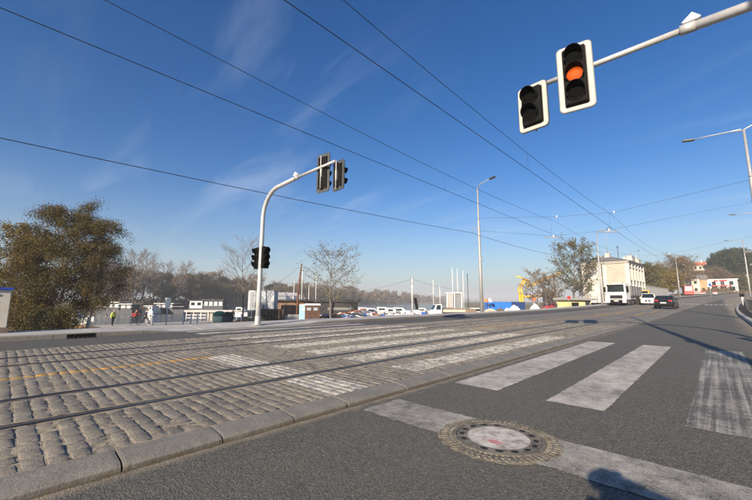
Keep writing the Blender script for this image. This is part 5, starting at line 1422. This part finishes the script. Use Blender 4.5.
# flatbed truck
q = Q(446, 60, QZ)
ft = thing('flatbed_truck', 'small white flatbed truck parked in the yard', 'truck', q, YAW - R(90) + R(8))
b = MB(); loft(b, [(-2.9,[(-.85,.55), (-.85,1.15), (.85,1.15), (.85,.55)]), (-2.45,[(-.9,.5), (-.88,1.35), (.88,1.35), (.9,.5)]), (-1.9,[(-.92,.5), (-.8,2.25), (.8,2.25), (.92,.5)]), (-1.0,[(-.92,.5), (-.8,2.3), (.8,2.3), (.92,.5)])]); b.build('cab', M_truck, ft, bevel=.04)
MB().add([(-.76,-2.44,1.42), (.76,-2.44,1.42), (.70,-1.98,2.16), (-.70,-1.98,2.16)], [(0,1,2,3)]).build('windscreen', M_glassd, ft)
for s_ in (-1, 1):
    MB().add([(s_*.885,-2.05,1.4), (s_*.885,-1.2,1.4), (s_*.818,-1.2,2.15), (s_*.825,-1.85,2.15)], [(0,1,2,3)]).build('side_window', M_glassd, ft)
    for y in (-2.0, 1.7): wheel(ft, s_*.8, y, .38, .24)
    MB().box(s_*.95-.02, s_*.95+.02, -.85, 3.0, 1.0, 1.42).build('side_board', mat('beige_board', (.5,.46,.38), .7, 0, .15, 2), ft)
MB().box(-.95,.95,-.9,3.0,.82,.98).build('bed', M_steeld, ft)
MB().box(-.45,.45,-2.5,2.9,.5,.8).build('chassis', M_steeld, ft)
b = MB(); b.prism([(-.8,1.0), (2.8,1.0), (2.4,1.6), (.2,1.75), (-.7,1.5)], -.8, .8, 'x'); b.build('load', mat('brown_load', (.2,.15,.11), .9, 0, .3, 2), ft)
t_ = at_px('barrow_trailer', 'low dark trailer with a brown load behind the flatbed truck', 'trailer', 467, 63)
MB().box(-1.9,1.9,-.9,.9,.6,.8).build('bed', M_steeld, t_); MB().prism([(-1.7,.8), (1.7,.8), (1.1,1.5), (-.9,1.6)], -.7, .7, 'y').build('load', mat('brown_load', (.2,.15,.11)), t_)
for x in (-1.2,1.2): MB().lathe([(.36,-.12), (.36,.12)], 16, Matrix.Translation((x,-.85,.36)) @ Matrix.Rotation(PI/2,4,'X')).build('wheel', M_tyre, t_)
# framed booth
t_ = at_px('white_booth', 'open booth of white frames behind the flatbed truck', 'booth', 454, 84)
for x in (-1.9,-.2,1.5): MB().box(x,x+.22,-1.0,-.8,0,4.6).build('post', M_white, t_)
MB().box(-1.95,1.75,-1.05,1.0,4.6,4.8).build('top_beam', M_white, t_); MB().box(-1.7,-.4,-.8,1.0,0,4.5).build('panel', mat('booth_panel', (.34,.34,.34), .6, 0, .1, 1), t_); MB().box(.1,1.9,-.7,1.2,0,4.55).build('cabinet', M_ctnd, t_)
# blue containers
def shipping(label, px, F, L, m, rz):
    t_ = at_px('shipping_container', label, 'container', px, F, rz, -1.7, 'blue containers in the yard')
    MB().box(-L/2,L/2,-1.2,1.2,.05,2.5).build('shell', m, t_)
    n = int(L/.35)
    for k in range(n): MB().box(-L/2+.1+k*(L-.2)/n,-L/2+.1+(k+.5)*(L-.2)/n,-1.235,-1.2,.2,2.35).build('corrugation', m, t_)
    for x in (-L/2, L/2-.12): MB().box(x,x+.12,-1.26,-1.2,.0,2.55).build('corner_post', m, t_)
    MB().box(-L/2,L/2,-1.26,-1.2,2.36,2.55).build('top_rail', m, t_)
shipping('bright blue corrugated container beside the quayside street lamp', 497.5, 92, 6.2, mat('bright_blue', (.02,.16,.55), .5, 0, .1, 1), YAW)
shipping('dark blue container between the bright blue one and the yellow gantry', 516, 96, 3.6, mat('navy_blue', (.015,.045,.16), .5, 0, .15, 1), YAW + .1)
for i, (px, m, lab) in enumerate([(484,M_orange,'orange flag on a short staff above the bright blue container'), (488.3,M_white,'white flag on a short staff above the bright blue container')]):
    t_ = at_px('flag', lab, 'flag', px, 88); MB().tube([(0,0,0), (0,0,3.6)], .04, 6).build('staff', M_galv, t_)
    b = MB(); n = 8; vs = []
    for k in range(n+1): vs += [(k*.11, .08*math.sin(k*.9), 2.8-.05*k), (k*.11, .08*math.sin(k*.9+.4), 3.55-.04*k)]
    b.add(vs, [(2*k,2*k+2,2*k+3,2*k+1) for k in range(n)]); b.build('cloth', m, t_)
M_tarp = mat('white_tarp', (.66,.66,.64), .55, 0, .08, 1, ((.4,.4,.4), .4))
heap('tarp_heap', 'white tarpaulin heap before the dark blue container', Q(514, 84, QZ), 2.0, 1.4, 2.0, M_tarp, 7)
heap('tarp_heap', 'low white tarpaulin heap before the bright blue container', Q(506.5, 86, QZ), 1.4, 1.2, 1.2, M_tarp, 8)
heap('sand_heap', 'beige sand heap at the foot of the quayside street lamp', Q(490, 76, QZ), 3.0, 1.5, 1.25, mat('sand', (.42,.36,.27), .95, 0, .2, 2, None, .4, 10), 9)
heap('bag_heap', 'pile of white bags behind the round red sign', Q(534.5, 88, -1.6), 1.5, 1.2, 2.1, M_tarp, 10)
heap('tarp_heap', 'small white heap beside the parked red car', Q(545, 92, -1.6), 1.1, .9, 1.3, M_tarp, 11)
heap('timber_heap', 'dark brown heap between the white tarpaulin and blue containers', Q(500, 82, QZ), 1.6, 1.0, 1.35, M_wood, 12)
def round_sign(label, px, F, z, top, m, ring_=None):
    t_ = at_px('round_sign', label, 'sign', px, F, YAW, z)
    MB().tube([(0,.03,0), (0,.03,top)], .035, 8).build('post', M_galv, t_)
    d = MB().lathe([(.3,-.012), (.3,.012)], 24, Matrix.Translation((0,-.02,top-.3)) @ Matrix.Rotation(PI/2,4,'X')).build('disc', m, t_)
    if ring_: MB().lathe([(.21,-.004), (.21,.004)], 24, Matrix.Translation((0,-.045,top-.3)) @ Matrix.Rotation(PI/2,4,'X')).build('face', ring_, d)
    return t_
round_sign('round red sign in front of the pile of white bags', 534.2, 66, zr(50)-1.2, 2.7, M_red, M_orange)
round_sign('round red sign in front of the yellow kiosk', 569, 62, .25, 1.75, M_red)
round_sign('round blue sign beside the far crossing', 711.8, 72, 1.6, 3.2, M_blue)
# yellow gantry crane
t_ = at_px('gantry_crane', 'yellow gantry crane with lattice boom in the yard', 'crane', 523, 102)
S_ = .288*1.0
def pxz(px, py, F=102):                                    # local x,z of a point seen at the pixel
    return ((px-523)/F_PX*F*1.01, hz(py, F) - QZ)
def beam(p0, p1, r, nm, y=0):
    a, c = pxz(*p0), pxz(*p1); MB().tube([(a[0],y,a[1]), (c[0],y,c[1])], r, 6).build(nm, M_yellow, t_)
for y in (-.9, .9):
    beam((521.5,309), (521.5,294), .36, 'leg', y); beam((521.5,295), (520.5,288), .26, 'leg', y); beam((520.5,288), (525.5,279), .2, 'strut', y)
    beam((525.5,279), (531,286.5), .2, 'strut', y)
beam((521,296.3), (544,295.2), .34, 'cross_beam')
beam((517.5,275.3), (531,280.2), .2, 'jib')
for dz in (0, 2.2):
    beam((532,285.5-dz), (562,272.5-dz*.6), .12, 'boom_chord')
for k in range(9):
    x0 = 532+k*3.3; beam((x0, 285.5-k*1.43), (x0+1.65, 283.3-k*1.43+.1), .07, 'boom_lattice'); beam((x0+1.65, 283.3-k*1.43), (x0+3.3, 284.1-k*1.43), .07, 'boom_lattice')
t_ = at_px('white_kiosk', 'white kiosk with square columns behind brown bare trees', 'kiosk', 549.5, 104, YAW, -1.5)
M_kw = mat('kiosk_white', (.58,.57,.54), .7, 0, .1, 1)
for x in (-1.6,-.4,1.1): MB().box(x,x+.4,-1.2,-.8,0,5.4).build('column', M_kw, t_)
MB().box(-1.8,1.7,-1.4,1.4,5.4,6.0).build('roof', M_kw, t_); MB().box(-1.4,1.4,-.6,1.2,0,5.3).build('wall', mat('kiosk_grey', (.22,.22,.23), .7, 0, .2, 1), t_)
car('red parked car behind the pavement near the white kiosk', Q(551.5, 90, -1.0), YAW - R(75), M_carred)
car('dark grey parked car beside the yellow kiosk', Q(565, 80, -.75), YAW - R(80), mat('grey_car_paint', (.06,.065,.075), .3, .2, .2, 3))
t_ = at_px('utility_pole', 'dark brown utility pole beside the large half-bare tree', 'pole', 555.5, 84, YAW, -1.2)
MB().tube([(0,0,0), (-.1,0,9.0)], [.17,.12], 10).build('shaft', M_wood, t_); MB().box(-.6,.5,-.05,.05,8.4,8.52).build('cross_arm', M_wood, t_)
t_ = at_px('yellow_kiosk', 'low yellow kiosk with grey canopy roof before the pale house', 'kiosk', 574.5, 68, YAW + R(10), -.55)
M_ky = mat('kiosk_yellow', (.66,.58,.28), .7, 0, .1, 1, ((.4,.33,.2), .4))
MB().box(-2.6,2.2,-1.5,1.5,0,1.85).build('wall', M_ky, t_); b = MB(); b.prism([(-3.2,1.85), (3.2,1.8), (3.0,2.15), (-3.0,2.3)], -2.2, 1.9, 'y'); b.build('canopy', mat('canopy_grey', (.26,.255,.25), .7, 0, .15, 1), t_)
MB().box(1.0,2.0,-1.53,-1.5,.2,1.6).build('door', M_hull, t_); MB().box(-1.9,-.4,-1.53,-1.5,.7,1.4).build('window', M_glassd, t_)
# houses across the water
WHG = 'white houses across the water'
def small_house(label, loc, rz, W, D, H, wm, rm, nw=3, group=None, name='house'):
    t_ = thing(name, label, 'house', loc, rz, group)
    MB().box(-W/2,W/2,-D/2,D/2,-1,H).build('wall', wm, t_)
    MB().prism([(-D/2-.3,H), (D/2+.3,H), (0,H+D*.36)], -W/2-.3, W/2+.3, 'x').build('roof', rm, t_)
    for f in range(max(1, int(H//3))):
        for k in range(nw):
            x = -W/2 + W*(k+.5)/nw
            wn_ = MB().box(x-.45,x+.45,-D/2-.03,-D/2,.9+f*3,2.2+f*3).build('window', M_glassd, t_)
            MB().box(x-.55,x+.55,-D/2-.08,-D/2-.031,.78+f*3,.89+f*3).build('sill', M_white, wn_)
    return t_
for i, px in enumerate((279.5, 287, 294)):
    x, y = bank_pt(px, -3); o = small_house('white gabled house on the far river bank', (x, y, -1.2), math.atan2(-x, y) + .5, 6.0, 6.5, 5.2, M_boatw, mat('pale_roof', (.45,.44,.43), .8, 0, .1, 1), 2, WHG)
# ------------------------------------------------------------------ up the street
q = atY(720, 235); z = terrain(q.x, q.y)
sh = thing('shop_building', 'low white shop building with red fascia below the hill', 'building', (q.x, q.y-18, zr(217)+.4), R(-4))
MB().box(-5.5,6.0,0,8,-1,5.2).build('wall', M_boatw, sh)
for k in range(4):
    x = -4.9 + k*2.75
    wn_ = MB().box(x,x+1.9,-.04,0,.4,2.3).build('shop_window', M_glassd, sh); MB().box(x+.2,x+1.5,-.05,0,3.0,4.6).build('window', M_glassd if k in (0,1,3) else M_hull, sh)
MB().box(-2.4,4.2,-.5,-.0,2.5,2.95).build('fascia', M_red, sh); MB().box(-1.2,3.4,-.35,.0,4.7,5.25).build('sign_panel', M_red, sh); MB().box(-6.0,6.4,-.6,8.4,5.25,5.6).build('roof', M_white, sh)
for k in range(5): MB().box(-5.5+k*2.82,-5.2+k*2.82,-.62,-.3,-.5,5.2).build('column', M_boatw, sh)
q = atY(700.5, 205); small_house('orange and cream house beside the low shop building', (q.x, q.y, zr(205)), R(4), 5.2, 6, 5.6, mat('terracotta_wall', (.48,.25,.15), .85, 0, .15, 1), M_roof, 2)
q = atY(697.2, 198); small_house('narrow cream house behind the red tram', (q.x, q.y, zr(198)), R(4), 2.6, 5, 6.0, mat('cream_wall', (.6,.52,.4), .85, 0, .1, 1), M_roof, 1)
q = atY(708, 280)
t_ = thing('hill_villa', 'large cream villa with red tiled roof on the hilltop', 'house', (q.x, q.y, 17.2), R(10)); t_.scale = (.72, .72, .9)
M_tile = mat('red_tiles', (.36,.115,.06), .8, 0, .25, 1); M_cream = mat('villa_cream', (.56,.50,.42), .85, 0, .1, .6)
MB().box(-6.5,5.5,0,9,-14,5.4).build('wall', M_cream, t_)
b = MB(); b.add([(-7,-.5,5.4), (6,-.5,5.4), (6,9.5,5.4), (-7,9.5,5.4), (-4,4.5,8.2), (3,4.5,8.2)], [(0,1,5,4), (1,2,5), (2,3,4,5), (3,0,4), (0,1,2,3)]); rf = b.build('roof', M_tile, t_)
MB().box(-1,-.2,3,3.8,7.2,9.2).build('chimney', M_cream, rf)
for f in range(2):
    for k in range(4): MB().box(-5.6+k*2.9,-4.4+k*2.9,-.04,0,.6+f*2.6,2.2+f*2.6).build('window', M_glassd, t_)
# railing, hedge and small posts along the right kerb
rl = thing('guard_railing', 'dark steel guard railing with posts along the right verge', 'railing', (0,0,0))
pts = []
for k in range(24):
    y = 31 + k*1.9; x = 1.85 + dx(y); z = zr(y)+.13
    MB().box(x-.03,x+.03,y-.03,y+.03,z,z+1.08).build('post', M_steeld, rl)
    if k < 23:
        y2 = y+1.9; x2 = 1.85+dx(y2); z2 = zr(y2)+.13
        for h in (.18, .98): MB().tube([(x,y,z+h), (x2,y2,z2+h)], .022, 6).build('rail', M_steeld, rl)
        b = MB()
        for j in range(1, 12):
            f = j/12; b.tube([(x+(x2-x)*f, y+1.9*f, z+(z2-z)*f+.18), (x+(x2-x)*f, y+1.9*f, z+(z2-z)*f+.98)], .009, 5, False)
        o = b.build('bars', M_steeld, rl); o['kind'] = 'stuff'
rs = np.random.default_rng(31); C = []
for _ in range(9000):
    y = rs.uniform(26, 80); C.append((2.9 + dx(y) + rs.normal(0,.35), y, zr(y)+.15 + abs(rs.normal(0,.42))))
C = np.array(C); n = len(C); s_ = rs.uniform(.03, .08, (n,1)); u = rs.normal(0,1,(n,3)); u /= np.linalg.norm(u,axis=1)[:,None]; v = rs.normal(0,1,(n,3)); v -= (v*u).sum(1)[:,None]*u; v /= np.linalg.norm(v,axis=1)[:,None]
o = np_obj('verge_hedge', np.stack([C-u*s_, C+v*s_*.6, C+u*s_, C-v*s_*.6],1).reshape(-1,3), np.arange(4*n).reshape(n,4), M_lf_dark); tag(o, 'low dark hedge behind the guard railing', 'hedge', None, 'stuff')
y = 66; t_ = thing('marker_post', 'white marker post with black box at the end of the railing', 'post', (1.55+dx(y), y, zr(y)+.13))
MB().tube([(0,0,0), (0,0,1.1)], .1, 10).build('shaft', M_white, t_); MB().box(-.22,.22,-.2,.2,1.1,1.5,.03).build('box', M_black, t_)
y = 78; t_ = thing('equipment_pole', 'grey pole with small boxes between the lamps on the right verge', 'pole', (3.05+dx(y), y, zr(y)+.1))
MB().tube([(0,0,0), (0,0,8)], [.12,.09], 10).build('shaft', M_galv, t_)
for z, w_ in ((7.6,.9), (5.6,.5), (4.4,.4)): MB().box(-w_,w_*.5,-.12,.12,z,z+.32).build('box', M_blackback, t_)
BGp = 'red and white barriers at the far bend'
for i, px in enumerate((695.5, 700, 704.5, 716)):
    q = atY(px, 175); t_ = thing('traffic_barrier', 'small red and white barrier at the far bend of the street', 'barrier', (q.x, 175, zr(175)+.1), 0, BGp)
    MB().box(-.6,.6,-.12,.12,0,.45,.04).build('base', M_white, t_); MB().box(-.55,.55,-.10,.10,.452,.85,.04).build('top', M_red, t_)

# low bushes round the birch feet
def bush(label, loc, rx, ry, h, m, n, seed, size=.05):
    rs = np.random.default_rng(seed); t_ = thing('shrub', label, 'shrub', loc, 0)
    b = MB()
    for k in range(9):
        a = rs.uniform(0, 6.28); b.tube([(0,0,0), (rx*.4*math.cos(a), ry*.4*math.sin(a), h*.45), (rx*.75*math.cos(a), ry*.75*math.sin(a), h*.8)], [.03,.02,.008], 5, False)
    b.build('stems', M_bark, t_)
    d = rs.normal(0, 1, (n, 3)); d /= np.linalg.norm(d, axis=1)[:,None]; r = rs.random((n,1))**.45*(1 + .25*np.sin(d[:,:1]*7 + d[:,1:2]*9))
    C = d*r*np.array([rx, ry, h*.55]) + np.array([0,0,h*.5]); C = C[C[:,2] > .05]; n = len(C)
    s_ = size*rs.uniform(.6,1.4,(n,1)); u = rs.normal(0,1,(n,3)); u /= np.linalg.norm(u,axis=1)[:,None]; v = rs.normal(0,1,(n,3)); v -= (v*u).sum(1)[:,None]*u; v /= np.linalg.norm(v,axis=1)[:,None]
    np_obj('foliage', np.stack([C-u*s_, C+v*s_*.6, C+u*s_, C-v*s_*.6],1).reshape(-1,3), np.arange(4*n).reshape(n,4), m, t_)
bush('low golden shrub right behind the beige cabinet', Q(22, 27, QZ), 2.0, 1.6, 2.6, M_lf_birch, 9000, 1)
bush('dark low shrub under the tallest birch', Q(44, 28, QZ), 1.8, 1.4, 2.1, M_lf_green, 7000, 2)
bush('olive low shrub between the birch trunks', Q(66, 29, QZ), 2.0, 1.4, 1.9, M_lf_birch, 7000, 3)

# ------------------------------------------------------------------ light autumn haze over the whole place
hz_m = bpy.data.materials.new('haze'); hz_m.use_nodes = True
hn = hz_m.node_tree.nodes; hl = hz_m.node_tree.links
hn.remove(hn['Principled BSDF'])
pv = hn.new('ShaderNodeVolumePrincipled'); pv.inputs['Color'].default_value = (.86, .90, .96, 1); pv.inputs['Density'].default_value = .0006; pv.inputs['Anisotropy'].default_value = 0.0
hl.new(pv.outputs[0], [n for n in hn if n.type == 'OUTPUT_MATERIAL'][0].inputs['Volume'])
o = MB().box(-3100, 3100, -1600, 3100, -8.5, 46).build('haze', hz_m); o['kind'] = 'stuff'; tag(o, 'thin pale autumn haze in the air', 'haze')
